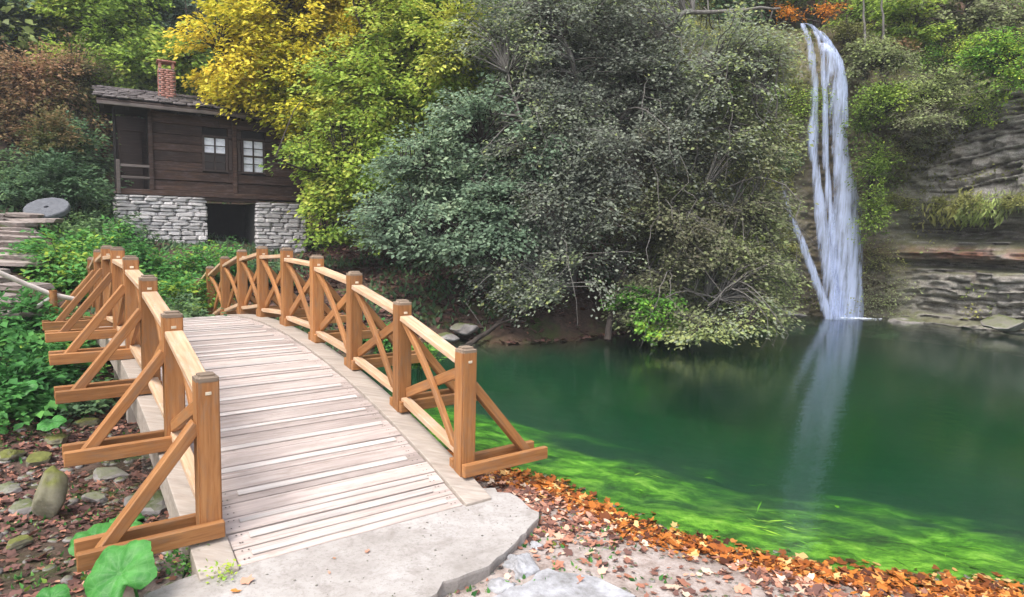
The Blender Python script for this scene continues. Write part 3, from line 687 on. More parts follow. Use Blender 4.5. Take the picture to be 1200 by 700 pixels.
# ------------------------------------------------------------------ house
def rough_box(name, seed, sx=1.0, sy=1.0, sz=1.0, amt=.08, sub=1):
    """a squared stone with uneven corners and softened edges, unit size before sx, sy, sz"""
    r = random.Random(seed); bm = bmesh.new(); bmesh.ops.create_cube(bm, size=1)
    for v in bm.verts: v.co += Vector((r.uniform(-amt, amt), r.uniform(-amt, amt), r.uniform(-amt, amt)))
    bmesh.ops.scale(bm, vec=(sx, sy, sz), verts=bm.verts)
    bmesh.ops.bevel(bm, geom=bm.edges[:], offset=min(sx, sy, sz) * .16, segments=1, profile=.6, affect='EDGES')
    me = bpy.data.meshes.new(name); bm.to_mesh(me); bm.free(); return me
HO = at(137, 250, 15.5); HANG = math.atan2(.510, .860)
house = tag(empty('timber_house', (HO.x, HO.y, 0), HANG), 'old dark timber house on pale stone base with brick chimney, among the trees', 'house')
def hbox(name, x0, x1, y0, y1, z0, z1, mat, bev=.01, parent=None, rot=None):
    """local x along the facade, y backwards"""
    me = beam_mesh(name, x1 - x0, y1 - y0, z1 - z0, bev); me.materials.append(mat)
    return link(name, me, None, parent or house, ((x0 + x1) / 2, (y0 + y1) / 2, (z0 + z1) / 2), rot)
hr = random.Random(12)
hbox('wall_core', 0.06, 1.88, 0.10, 2.2, 0.9, 2.74, MAT['mortar'])
hbox('wall_core', 3.10, 4.4, 0.10, 2.2, 0.6, 2.68, MAT['mortar'])
hbox('back_wall', 1.88, 3.10, 1.9, 2.2, 1.2, 2.68, MAT['dark'])  # shade of the interior put into its near-black colour
hbox('lintel', 1.82, 3.16, 0.0, 0.25, 2.68, 2.78, MAT['old_board'])
STM = [rough_box('stone', 30 + q, 1, 1, 1, .06) for q in range(8)]
for me in STM: me.materials.append(MAT['masonry'])
def stone_wall(x0, x1, z0, z1, yface=0.10):
    z = z0
    while z < z1 - .02:
        h = min(hr.choice([.05, .06, .08, .11]), z1 - z); x = x0 + hr.uniform(-.02, 0)
        while x < x1 - .04:
            w = min(hr.uniform(.16, .46), x1 + .02 - x)
            o = link('stone', STM[hr.randrange(8)], None, house, (x + w / 2, yface - .04 + hr.uniform(-.02, .03), z + h / 2), (0, hr.uniform(-.05, .05), 0))
            o.scale = (w - .006, .26, h - .003); x += w
        z += h
stone_wall(0.0, 1.91, 1.60, 2.775)
stone_wall(3.07, 4.32, 1.35, 2.70)
for z in np.arange(1.62, 2.70, .11):                                     # stones of the left end wall
    for y in np.arange(.2, 1.9, .38):
        o = link('stone', STM[hr.randrange(8)], None, house, (0.04, y + .19 + hr.uniform(-.05, .05), z + .05)); o.scale = (.24, .36, .10)
# timber storey
hbox('inner_wall', 0.72, 4.85, 0.14, 2.2, 2.80, 4.82, MAT['dark'])
hbox('porch_floor', -.05, 0.72, -.03, 2.2, 2.775, 2.83, MAT['grey_wood'])
hbox('sill_beam', 0.0, 4.9, -.04, 0.12, 2.775, 2.90, MAT['old_board'])
hbox('belt_rail', 0.68, 4.9, -.03, 0.06, 3.15, 3.19, MAT['old_board'])
wins = [(1.90, 2.38, 3.46, 4.24), (2.80, 3.27, 3.46, 4.24)]
z = 2.905
while z < 4.74:
    h = min(hr.uniform(.17, .25), 4.76 - z)
    good = [(0.74, 4.9)]
    for (a_, b_, c_, d_) in wins:
        if z + h > c_ - .045 and z < d_ + .045:
            nx_ = []
            for p0, p1 in good:
                if p1 <= a_ - .05 or p0 >= b_ + .05: nx_.append((p0, p1)); continue
                if a_ - .05 - p0 > .05: nx_.append((p0, a_ - .05))
                if p1 - b_ - .05 > .05: nx_.append((b_ + .05, p1))
            good = nx_
    for p0, p1 in good:
        if p0 < 1.5 and p1 > 4.5:
            cut = hr.uniform(1.8, 2.8); parts = [(p0, cut), (cut + .006, p1)]
        else: parts = [(p0, p1)]
        for q0, q1 in parts: hbox('board', q0, q1, hr.uniform(0.0, .015), .10, z + .004, z + h - .004, MAT['old_board'], .004)
    z += h
for x in (0.74, 2.59, 4.4): hbox('wall_post', x - .05, x + .05, -.045, .10, 2.90, 4.76, MAT['old_board'])
def window(x0, x1, z0, z1, light):
    f = hbox('window', x0 - .05, x1 + .05, .05, .13, z0 - .05, z1 + .05, MAT['dark'], 0)
    cx, cz = (x0 + x1) / 2, (z0 + z1) / 2
    def sub(name, a0, a1, y0, y1, b0, b1, mat):
        me = beam_mesh(name, a1 - a0, y1 - y0, b1 - b0, .003); me.materials.append(mat)
        return link(name, me, None, f, ((a0 + a1) / 2 - cx, (y0 + y1) / 2 - .09, (b0 + b1) / 2 - cz))
    for (a0, a1, b0, b1) in ((x0 - .05, x0, z0 - .05, z1 + .05), (x1, x1 + .05, z0 - .05, z1 + .05), (x0, x1, z0 - .05, z0), (x0, x1, z1, z1 + .05)):
        sub('frame', a0, a1, -.03, .06, b0, b1, MAT['frame_wood'])
    sub('mullion', cx - .018, cx + .018, 0.0, .05, z0, z1, MAT['frame_wood'])
    for q in (1, 2, 3): sub('glazing_bar', x0, x1, .004, .046, z0 + (z1 - z0) * q / 4 - (.022 if q == 2 else .009), z0 + (z1 - z0) * q / 4 + (.022 if q == 2 else .009), MAT['frame_wood'])
    for ix in range(2):
        for iz in range(4):
            lt = light(ix, iz)
            a0 = x0 + (x1 - x0) * ix / 2; b0 = z0 + (z1 - z0) * iz / 4
            sub('pane', a0 + .005, a0 + (x1 - x0) / 2 - .005, .03, .036, b0 + .005, b0 + (z1 - z0) / 4 - .005, MAT['pane_painted_sky'] if lt else MAT['pane_dark'])
window(*wins[0], lambda a, b_: b_ >= 2)
window(*wins[1], lambda a, b_: True)
hbox('shutter', 2.44, 2.535, -.02, .02, 3.46, 4.20, MAT['frame_wood'])
hbox('shutter', 2.645, 2.74, -.02, .02, 3.46, 4.20, MAT['frame_wood'])
# porch
hbox('porch_back_wall', 0.0, 0.72, 1.9, 2.0, 2.83, 4.8, MAT['frame_wood'])
hbox('porch_door', 0.10, 0.62, 1.84, 1.90, 2.83, 4.45, MAT['frame_wood'])
for y in (0.03, 1.90): hbox('porch_post', -.02, .045, y - .03, y + .03, 2.83, 4.76, MAT['dark'])
rl_ = hbox('railing', 0.02, 0.10, -.07, .01, 2.775, 3.56, MAT['grey_wood'])
for z in (3.17, 3.44): 
    me = beam_mesh('rail', .60, .05, .06, .005); me.materials.append(MAT['grey_wood']); link('rail', me, None, rl_, (.34, 0, z - 3.17))
me = beam_mesh('rail', 1.75, .05, .06, .005); me.materials.append(MAT['grey_wood'])
for z in (3.17, 3.44): link('rail', me, None, rl_, (0, .93, z - 3.17), (0, 0, math.pi / 2))
# roof
RP = math.atan2(.48, 1.7)
hbox('fascia', -.30, 5.3, -.51, -.45, 4.72, 4.80, MAT['grey_wood'])
def roof_slab(name, y0, z0, y1, z1, th, mat):
    L = math.hypot(y1 - y0, z1 - z0); me = beam_mesh(name, 5.66, L, th, .01); me.materials.append(mat)
    return link(name, me, None, house, (2.52, (y0 + y1) / 2, (z0 + z1) / 2), (math.atan2(z1 - z0, y1 - y0), 0, 0))
roof_slab('roof', -.49, 4.82, 1.2, 5.30, .05, MAT['frame_wood']); roof_slab('roof', 1.2, 5.30, 2.5, 4.95, .05, MAT['frame_wood'])
for x in np.arange(-.25, 5.2, .5): hbox('rafter', x, x + .07, -.44, 0.12, 4.72, 4.79, MAT['frame_wood'], .004)
SHM = [rough_box('shingle', 60 + q, 1, 1, 1, .05) for q in range(6)]
for me in SHM: me.materials.append(MAT['slate'])
for row in range(6):
    x = -.36 + hr.uniform(-.06, 0)
    while x < 5.25:
        w = hr.uniform(.2, .36); y = -.51 + row * .29 + hr.uniform(-.035, .035)
        o = link('shingle', SHM[hr.randrange(6)], None, house, (x + w / 2, y + .2, 4.875 + (row * .29 + .2) * .28 + hr.uniform(0, .02)), (RP - .07 + hr.uniform(-.03, .03), hr.uniform(-.05, .05), hr.uniform(-.08, .08)))
        o.scale = (w - .015, .44, .034); x += w
    for _ in range(0): pass
hbox('ridge_cap', -.32, 5.2, 1.12, 1.32, 5.33, 5.39, MAT['slate'])
ch = hbox('chimney', 0.98, 1.32, .42, .74, 4.84, 5.84, MAT['mortar'], .005)
a = Acc(); ri = random.Random(3)
for c_ in range(20):
    z = 5.0 + c_ * .05
    if z > 5.88: break
    for q in range(3):
        for (fx, fy, lx, ly) in ((-.17 + (q + .5) * .113, -.16, .105, .04), (-.17 + (q + .5) * .113, .16, .105, .04), (-.17, -.16 + (q + .5) * .107, .04, .099), (.17, -.16 + (q + .5) * .107, .04, .099)):
            o_ = (c_ % 2) * .03 * (1 if q < 2 else -1)
            cx_, cy_ = fx + (o_ if lx > ly else 0), fy + (o_ if ly > lx else 0)
            X0 = np.array([(sx_ * lx / 2 + cx_ + ri.uniform(-.003, .003), sy_ * ly / 2 + cy_ + ri.uniform(-.003, .003), z - 5.41 + sz_ * .020 + .02) for sx_ in (-1, 1) for sy_ in (-1, 1) for sz_ in (-1, 1)])
            a.add(X0, [[0, 1, 3, 2], [4, 6, 7, 5], [0, 4, 5, 1], [2, 3, 7, 6], [0, 2, 6, 4], [1, 5, 7, 3]])
bk = link('brickwork', a.mesh('brickwork', False), MAT['brick'], ch); bk['kind'] = 'stuff'
for (x, y) in ((-.14, -.13), (.14, -.13), (-.14, .13), (.14, .13)):
    me = beam_mesh('cap_leg', .06, .06, .14, .004); me.materials.append(MAT['brick']); link('cap_leg', me, None, ch, (x, y, .58))
me = beam_mesh('cap_slab', .42, .40, .04, .01); me.materials.append(MAT['brick']); link('cap_slab', me, None, ch, (0, 0, .675))

# ------------------------------------------------------------------ millstone, steps, handrail
bm = bmesh.new(); ns = 40
vt = []
for (r_, z_) in ((.045, .05), (.385, .05), (.40, .03), (.40, -.05), (.045, -.05)):
    vt.append([bm.verts.new((r_ * (1 + .012 * math.sin(k_ * 2.3)) * math.cos(2 * math.pi * k_ / ns), r_ * (1 + .012 * math.sin(k_ * 1.7)) * math.sin(2 * math.pi * k_ / ns), z_ + (.004 if (k_ % 4 == 0 and z_ > 0 and r_ > .1) else 0))) for k_ in range(ns)])
for q in range(5):
    A_, B_ = vt[q], vt[(q + 1) % 5]
    for k_ in range(ns): bm.faces.new((A_[k_], A_[(k_ + 1) % ns], B_[(k_ + 1) % ns], B_[k_]))
bmesh.ops.recalc_face_normals(bm, faces=bm.faces); me = bpy.data.meshes.new('millstone'); bm.to_mesh(me); bm.free()
mp_ = at(55, 245, 13.4)
tag(link('millstone', me, MAT['millstone'], None, mp_, (math.radians(30), math.radians(6), 0)), 'round grey millstone with central hole leaning on the bank above the steps', 'millstone')
steps = tag(empty('stone_steps', (-7.6, 9.8, 1.0)), 'rough layered stone steps climbing the left bank toward the millstone', 'steps')
SS = [rough_box('stone', 80 + q, 1, 1, 1, .10) for q in range(8)]
for me in SS: me.materials.append(MAT['step_stone'])
for k_ in range(17):
    y = 7.7 + k_ * .33; zt = 0.88 + k_ * .082
    xl = -6.9 - k_ * .30 - 1.0; xr = -6.3 - k_ * .20
    x = xl
    while x < xr:
        w = hr.uniform(.35, .95)
        o = link('stone', SS[hr.randrange(8)], None, steps, (x + w / 2 + 7.6, y - 9.8 + hr.uniform(-.05, .05), zt - 1.0 + hr.uniform(-.02, .02)), (hr.uniform(-.03, .03), hr.uniform(-.04, .04), hr.uniform(-.08, .08)))
        o.scale = (w - .02, .50, hr.uniform(.085, .12)); x += w
    o = link('stone', SS[k_ % 8], None, steps, ((xl + xr) / 2 + 7.6, y - 9.8 + .16, zt - 1.0 - .14)); o.scale = (xr - xl - .5, .5, .22)
hrail = tag(empty('handrail', tuple(at(40, 345, 8.0))), 'thin whitish pole handrail sagging beside the stone steps', 'handrail')
loc = Vector(hrail.location)
pp = [at(-30, 305, 7.6), at(0, 320, 7.8), at(30, 333, 8.0), at(60, 345, 8.2), at(88, 351, 8.4)]
V, F_ = tube_np(np.array([p - loc for p in pp]), [.03] * 5, 8); link('pole', mesh_np('pole', V, F_, smooth=True), MAT['white_pole'], hrail)
p0 = at(62, 345, 8.2) - loc
V, F_ = tube_np(np.array([p0 + Vector((0, 0, -.55)), p0 + Vector((0, 0, .05))]), [.05, .045], 8); link('post', mesh_np('post', V, F_, smooth=True), MAT['orange_wood'], hrail)
p1 = at(40, 362, 8.1) - loc
V, F_ = tube_np(np.array([p1, p0 + Vector((0, 0, -.02))]), [.025, .025], 6); link('strut', mesh_np('strut', V, F_, smooth=True), MAT['white_pole'], hrail)

# ------------------------------------------------------------------ slab and rocks at the bridge foot
def poly_slab(name, pts, z_top, z_bot, mat, jag=.02, seed=1):
    r = random.Random(seed); P = []
    n = len(pts)
    for i in range(n):
        a_, b_ = Vector(pts[i]), Vector(pts[(i + 1) % n]); m_ = max(1, int((b_ - a_).length / .07))
        for q in range(m_):
            p = a_.lerp(b_, q / m_); P.append(p + Vector((r.uniform(-jag, jag), r.uniform(-jag, jag))))
    bm = bmesh.new(); top = [bm.verts.new((p.x, p.y, z_top)) for p in P]
    c_ = sum(P, Vector((0, 0))) / len(P)
    mid = [bm.verts.new((p.x + (p.x - c_.x) * .004, p.y + (p.y - c_.y) * .004, z_top - .012 - r.uniform(0, .008))) for p in P]
    bot = [bm.verts.new((c_.x + (p.x - c_.x) * r.uniform(.955, .985), c_.y + (p.y - c_.y) * r.uniform(.955, .985), z_bot)) for p in P]
    bm.faces.new(top)
    for A_, B_ in ((top, mid), (mid, bot)):
        for i in range(len(P)): bm.faces.new((A_[i], B_[i], B_[(i + 1) % len(P)], A_[(i + 1) % len(P)]))
    bmesh.ops.recalc_face_normals(bm, faces=bm.faces); me = bpy.data.meshes.new(name); bm.to_mesh(me); bm.free()
    return link(name, me, mat)
ZS = 0.125
sl = [atz(x, y, ZS).xy for x, y in ((577, 573), (604, 581), (630, 602), (622, 618), (600, 640), (583, 655), (560, 668), (520, 684), (494, 704), (440, 730), (200, 760), (120, 730), (180, 694), (228, 676), (300, 640), (400, 600), (520, 570))]
tag(poly_slab('concrete_slab', sl, ZS, -.10, MAT['concrete'], .024, 2), 'pale concrete slab with broken edge at the near end of the bridge', 'slab')
def rock(name, c, r, mat, seed, sub=4, flat=1.0, rough=.35, label=None, cat='rock', rz=0, group=None, spiky=2.2):
    bm = bmesh.new(); bmesh.ops.create_icosphere(bm, subdivisions=sub, radius=1)
    P = np.array([v.co[:] for v in bm.verts])
    n_ = (fbm(P * spiky * .5 + seed * 13.7, seed, 4) - .5) * 2 * rough * 1.6
    # facets: clip by random planes
    rr = np.random.default_rng(seed); s_ = 1 + n_
    Q = P * s_[:, None]
    for _ in range(9):
        d = rr.normal(size=3); d /= np.linalg.norm(d); k_ = rr.uniform(.55, .9); ex = Q @ d - k_; Q = Q - np.clip(ex, 0, None)[:, None] * d * .9
    Q += (fbm(P * 7 + seed, seed + 3, 3)[:, None] - .5) * .10 * P
    r = r if hasattr(r, '__len__') else (r, r, r * flat)
    for v, q in zip(bm.verts, Q): v.co = Vector((q[0] * r[0], q[1] * r[1], q[2] * r[2]))
    me = bpy.data.meshes.new(name); bm.to_mesh(me); bm.free()
    for p in me.polygons: p.use_smooth = sub >= 4
    o = link(name, me, mat, None, c, (0, 0, rz)); tag(o, label, cat, group); return o
rock('rubble', tuple(atz(612, 668, .04)), (.115, .15, .105), MAT['pale_rock'], 3, 5, rough=.5, label='crumbled whitish rubble lump under the broken slab corner', spiky=3.4)
rock('rubble', tuple(atz(590, 690, .02)), (.10, .10, .06), MAT['pale_rock'], 8, 4, rough=.45, label='small pale rubble piece wedged under the slab edge near the photo bottom', spiky=3)
rock('rubble', tuple(atz(628, 645, .02)), (.06, .07, .055), MAT['pale_rock'], 9, 4, rough=.4, label='small bluish white rubble piece right of the slab corner')
sl2 = [atz(x, y, .07).xy for x, y in ((640, 668), (700, 678), (745, 700), (700, 730), (560, 740), (540, 715), (600, 690))]
tag(poly_slab('lower_slab', sl2, .075, -.12, MAT['pale_rock'], .02, 6), 'worn whitish lower concrete footing in front of the rubble', 'slab')
def on_ground(px, py, zg=0.0):
    p = atz(px, py, zg)
    for _ in range(6): p = atz(px, py, gz(p.x, p.y))
    return p
p = on_ground(62, 606)
rock('upright_rock', (p.x, p.y, p.z + .14), (.115, .11, .23), MAT['mossy_rock'], 21, 4, rough=.25, label='upright mossy yellow-brown rock on the leafy ground left of the bridge')
rk = [((14, 538), .13, 'mossy_rock', 'mossy low rock below the green nettles at the left edge'), ((48, 542), .11, 'mossy_rock', 'rounded mossy rock behind the upright rock'),
      ((8, 578), .09, 'grey_rock', 'dark angular rock at the left photo edge level with the upright rock'), ((28, 600), .10, 'grey_rock', 'pale flat rock just left of the upright rock'),
      ((128, 560), .11, 'grey_rock', 'pale grey rock below the second outrigger from the near end'), ((112, 588), .07, 'grey_rock', 'small light rock among brown leaves right of the upright rock'),
      ((178, 600), .16, 'grey_rock', 'long pale rock under the nearest left brace'), ((190, 520), .14, 'grey_rock', 'grey rock in the shade beneath the side beam'), ((100, 498), .10, 'mossy_rock', 'mossy rock under the third outrigger from the near end'),
      ((66, 520), .09, 'mossy_rock', 'greenish rock at the foot of the nettles near the third outrigger'), ((142, 624), .08, 'grey_rock', 'whitish stone beside the nearest outrigger pair'),
      ((20, 640), .07, 'mossy_rock', 'low mossy stone in the bottom left corner'), ((212, 560), .10, 'grey_rock', 'grey stone against the near support of the bridge')]
for q, ((px, py), r_, mt, lb) in enumerate(rk):
    p = on_ground(px, py); rock('rock', (p.x, p.y, p.z + r_ * .25), (r_ * hr.uniform(1, 1.5), r_ * hr.uniform(.8, 1.2), r_ * hr.uniform(.5, .8)), MAT[mt], 40 + q, 3, label=lb, rz=hr.uniform(0, 3))
# boulders on the far bank
for q, (px, py, Y, r_, lb) in enumerate([(545, 382, 12.7, .22, 'pale grey boulder at the far waterline right of the railing end'), (522, 392, 12.3, .17, 'smaller grey boulder beside the far waterline behind the railing'),
      (925, 366, 16.9, .26, 'flat brown rock at the waterline left of the waterfall'), (1180, 378, 15.3, .35, 'low mossy ledge rock at the right end of the far waterline'), (1060, 376, 17.2, .30, 'flat pale rock at the waterline right of the waterfall')]):
    p = at(px, py, Y); rock('boulder', (p.x, p.y, max(p.z - .05, -.05)), (r_ * 1.6, r_, r_ * .55), MAT['grey_rock'], 70 + q, 4, label=lb, cat='boulder')
p = atz(800, 583, -.16); rock('sunken_stone', (p.x, p.y, -.30), (.42, .34, .12), rock_mat('algae_rock', [(0.3, (0.14, .34, .06)), (0.5, (0.26, .52, .13)), (0.7, (0.38, .62, .22))], (0.2, .5, .05)), 91, 4, label='flat pale green algae-covered stone under the shallow water', rough=.2)

# a dead branch and roots at the far waterline
for q, (pts_, r0, lb) in enumerate([([(540, 408, 12.3), (565, 392, 12.4), (590, 374, 12.6), (612, 352, 12.9)], .06, 'dark dead branch slanting out of the water at the far bank'), ([(712, 400, 12.6), (714, 370, 12.8), (722, 345, 13.0), (735, 310, 13.3)], .07, 'dark bare stem standing in the water under the grey canopy')]):
    P3 = np.array([tuple(at(*p_)) for p_ in pts_]); P3, _ = resample(P3, .12); P3 += (np.column_stack([fbm(P3 * 2 + q, 3, 3), fbm(P3 * 2, 4, 3), fbm(P3 * 2, 5, 3)]) - .5) * .12
    V, F_ = tube_np(P3 - P3[0], np.linspace(r0, r0 * .4, len(P3)), 8); A_ = Acc(); A_.add(V, F_)
    k_ = len(P3) // 2; V, F_ = tube_np(np.array([P3[k_], P3[k_] + [.25, -.15, .12], P3[k_] + [.55, -.2, .10]]) - P3[0], [r0 * .5, r0 * .35, r0 * .15], 6); A_.add(V, F_)
    tag(link('dead_branch', A_.mesh('dead_branch'), MAT['bark'], None, tuple(P3[0])), lb, 'branch')

# ------------------------------------------------------------------ leaves
def leaf_quads(P, L, W, dirs, nrm, fold=.18):
    """two-triangle folded leaves; P base points, dirs unit axis, nrm approx normal"""
    side = np.cross(dirs, nrm); side /= np.linalg.norm(side, axis=1)[:, None] + 1e-9
    nn = np.cross(side, dirs)
    L = L[:, None]; W = W[:, None]
    mid = P + dirs * L * .45
    V = np.stack([P, mid + side * W * .5 + nn * W * fold, P + dirs * L, mid - side * W * .5 + nn * W * fold], 1).reshape(-1, 3)
    n = len(P); b_ = np.arange(n)[:, None] * 4
    Fq = np.concatenate([b_ + [0, 1, 2], b_ + [0, 2, 3]], 1).reshape(-1, 3)
    return V, Fq
def rand_unit(n, r):
    v = r.normal(size=(n, 3)); return v / (np.linalg.norm(v, axis=1)[:, None] + 1e-9)
def sprays(C, Dr, R, nl, leaf, r, droop=.35, thick=.16, tint=.5, tvar=.18, up=.8):
    """C (k,3) spray centres, Dr (k,3) outward directions, R (k,) radii -> leaves"""
    k = len(C); n = k * nl
    D0 = Dr.copy(); D0[:, 2] *= .4; D0 /= np.linalg.norm(D0, axis=1)[:, None] + 1e-9
    S = np.cross(D0, [0, 0, 1.0]); S /= np.linalg.norm(S, axis=1)[:, None] + 1e-9
    Up = np.cross(S, D0)
    Ci = np.repeat(C, nl, 0); Di = np.repeat(D0, nl, 0); Si = np.repeat(S, nl, 0); Ui = np.repeat(Up, nl, 0); Ri = np.repeat(R, nl)
    a = r.uniform(-1, 1, n); b_ = r.normal(0, .42, n) * (1.05 - .5 * a); c_ = r.normal(0, 1, n) * thick
    # leaves gather along a few twigs in each spray
    tw = np.round(b_ * 3.2) / 3.2; b_ = tw * (0.7 + .35 * a) + r.normal(0, .07, n)
    P = Ci + Ri[:, None] * (a[:, None] * Di + b_[:, None] * Si + c_[:, None] * Ui)
    P[:, 2] -= droop * Ri * (a * .5 + .5) ** 2 + droop * .5 * Ri * b_ ** 2
    dirs = Di * .9 + Si * np.sign(r.normal(size=n))[:, None] * r.uniform(.2, 1.2, n)[:, None] + rand_unit(n, r) * .45; dirs[:, 2] -= .45
    dirs /= np.linalg.norm(dirs, axis=1)[:, None]
    nr = rand_unit(n, r) * .6; nr[:, 2] += up; nr += -0.25 * np.array([0.0, 1.0, 0])
    Lf = leaf * r.uniform(.5, 1.45, n)
    V, Fq = leaf_quads(P, Lf, Lf * r.uniform(.5, .72, n), dirs, nr)
    tn = np.repeat(np.broadcast_to(tint, (k,)) + r.normal(0, tvar * .6, k), nl) + r.normal(0, tvar, n)
    return V, Fq, np.repeat(np.clip(tn, 0, 1), 4)
def tri2(Fq): # quads -> tris
    return np.concatenate([Fq[:, [0, 1, 2]], Fq[:, [0, 2, 3]]])
def tree(name, label, cat, trunk, limbs, blobs, lm, leaf, nl, seed, bark='bark', group=None, tr=.16, R=(.35, .6), droop=.35, gap=.42, gaps=1.1, twig=.009, hang=0.0, thick=.16, tvar=.16, twigs=True, longb=0):
    """trunk: list of points; limbs: list of point lists; blobs: (cx,cy,cz, rx,ry,rz, n, tint)"""
    r = np.random.default_rng(seed)
    base = Vector(trunk[0]); root = tag(empty(name, tuple(base)), label, cat, group); b0 = np.array(base[:])
    acc = Acc()
    def wig(P, amp):
        P, _ = resample(np.array(P, float), .25); ns_ = (np.column_stack([fbm(P * 1.1 + seed, 3, 3), fbm(P * 1.1 + seed, 4, 3), fbm(P * 1.1, 5, 3)]) - .5) * amp; ns_[0] = 0; return P + ns_
    nodes = []
    T = wig(trunk, .35); n = len(T); V, F_ = tube_np(T - b0, np.linspace(tr, tr * .35, n) * (1 + .35 * np.exp(-np.arange(n) * .9)), 9); acc.add(V, F_); nodes.append(T[n // 3:])
    for Lb in limbs:
        T = wig(Lb, .6); n = len(T)
        if n < 3: continue
        V, F_ = tube_np(T - b0, np.linspace(tr * .42, .018, n), 6); acc.add(V, F_); nodes.append(T)
    NP_ = np.concatenate(nodes)
    LV, LF, LA = [], [], []; off_ = 0; tw = Acc()
    for (cx, cy, cz, rx, ry, rz, nc, tint) in blobs:
        u = rand_unit(nc * 3, r); rad = r.random(nc * 3) ** (1 / 2.2)
        C = np.array([cx, cy, cz]) + u * rad[:, None] * np.array([rx, ry, rz])
        keep = fbm(C * gaps + seed * 3.1, seed % 50, 3) > gap
        C = C[keep][:nc]
        if not len(C): continue
        g_ = ground_z(C[:, 0], C[:, 1]); ok = C[:, 2] > np.maximum(g_, 0) + .15; C = C[ok]
        if not len(C): continue
        Dr = C - np.array([cx, cy, cz - rz * .2]); Dr /= np.linalg.norm(Dr, axis=1)[:, None] + 1e-9
        Rr = r.uniform(R[0], R[1], len(C))
        tt_ = tint + (fbm(C * .7 + 9, 70, 3) - .5) * .9
        V, F_, A_ = sprays(C, Dr, Rr, nl, leaf, r, droop, thick, np.clip(tt_, 0.05, .95), tvar)
        LV.append(V); LF.append(F_ + off_); LA.append(A_); off_ += len(V)
        if twigs:
            st = max(1, len(C) // 900)
            for c_, d_, rr_ in zip(C[::st], Dr[::st], Rr[::st]):
                q = NP_[np.argmin(((NP_ - c_) ** 2).sum(1) + 1.2 * np.clip(NP_[:, 2] - c_[2], 0, None))]
                vv = c_ - q; dist = np.linalg.norm(vv)
                if dist < .1: continue
                if dist > 2.2: q = c_ - vv / dist * 2.2 + r.normal(0, .22, 3)
                md = (q + c_) / 2 + np.array([0, 0, .10 * min(dist, 2.6)]) + r.normal(0, .05, 3)
                e_ = c_ + d_ * rr_ * .8 - np.array([0, 0, droop * rr_ * .6])
                V, F_ = tube_np(np.array([q, md, c_, e_]) - b0, [twig * 2.2, twig * 1.5, twig, twig * .5], 3); tw.add(V, F_)
    for q in range(longb):
        j_ = r.integers(0, len(NP_)); b_ = blobs[r.integers(0, len(blobs))]; q0 = NP_[np.argmin(((NP_ - np.array(b_[:3])) ** 2).sum(1))] + r.normal(0, .15, 3)
        tgt = np.array([b_[0] + r.uniform(-1, 1) * b_[3] * .9, b_[1] - b_[4] * r.uniform(.75, 1.15), b_[2] + r.uniform(-1, .8) * b_[5] * .8])
        if tgt[2] < .3: continue
        t_ = np.linspace(0, 1, 9)[:, None]; P_ = q0 + (tgt - q0) * t_ + np.array([0, 0, 1]) * np.sin(np.pi * t_) * .35; P_ += r.normal(0, .018, P_.shape)
        P_ = np.vstack([P_, P_[-1] + [r.normal(0, .15), -.05, -.35], P_[-1] + [r.normal(0, .2), -.08, -.8]]); P_[:, 2] = np.maximum(P_[:, 2], .05)
        V, F_ = tube_np(P_ - b0, np.linspace(.020, .004, len(P_)), 4); tw.add(V, F_)
    if not LV: print('EMPTY', label)
    V = np.concatenate(LV) - b0
    link('crown', mesh_np('crown', V, np.concatenate(LF), np.concatenate(LA)), LM[lm] if isinstance(lm, str) else lm, root)
    link('trunk', acc.mesh('trunk'), MAT[bark], root)
    if tw.V: link('twigs', tw.mesh('twigs'), MAT[bark], root)['kind'] = 'stuff'
    return root
def A3(px, py, Y): return tuple(at(px, py, Y))
def blob(px, py, Y, rpx, rpy, ry, n, tint):
    c = at(px, py, Y); return (c.x, c.y, c.z, rpx / F_PX * Y, ry, rpy / F_PX * Y, n, tint)
def gp(x, y): return (x, y, gz(x, y) - .1)

# yellow maple over the house, its crown in front of the roof end
tb = gp(-4.3, 18.6)
tree('maple_tree', 'golden yellow autumn tree spreading over the right end of the house roof', 'tree', [tb, (-4.4, 18.4, 5), (-4.7, 18.0, 9)],
     [[(-4.4, 18.4, 3.5), A3(330, 120, 17.2), A3(250, 60, 16.6)], [(-4.4, 18.3, 4.5), A3(370, 40, 17), A3(300, -20, 16.5)], [(-4.4, 18.4, 3), A3(420, 150, 16.8), A3(350, 215, 16.2)], [(-4.5, 18.3, 5), A3(430, 40, 17), A3(440, -30, 16.5)]],
     [blob(345, 20, 17.2, 105, 75, 1.5, 300, .66), blob(290, 60, 16.8, 62, 50, 1.2, 150, .66), blob(268, 65, 16.6, 36, 28, .7, 42, .75), blob(245, 45, 16.8, 28, 20, .6, 24, .78), blob(400, 10, 17.3, 90, 70, 1.3, 150, .62), blob(350, 105, 17.0, 80, 38, 1.3, 190, .45), blob(405, 150, 16.8, 60, 42, 1.2, 150, .36), blob(285, 108, 16.6, 42, 17, .7, 50, .5), blob(310, -60, 17.5, 130, 60, 1.6, 120, .8)],
     'yellow', .115, 60, 21, R=(.35, .62), droop=.3, tvar=.14)
tb = gp(-2.6, 16.8)
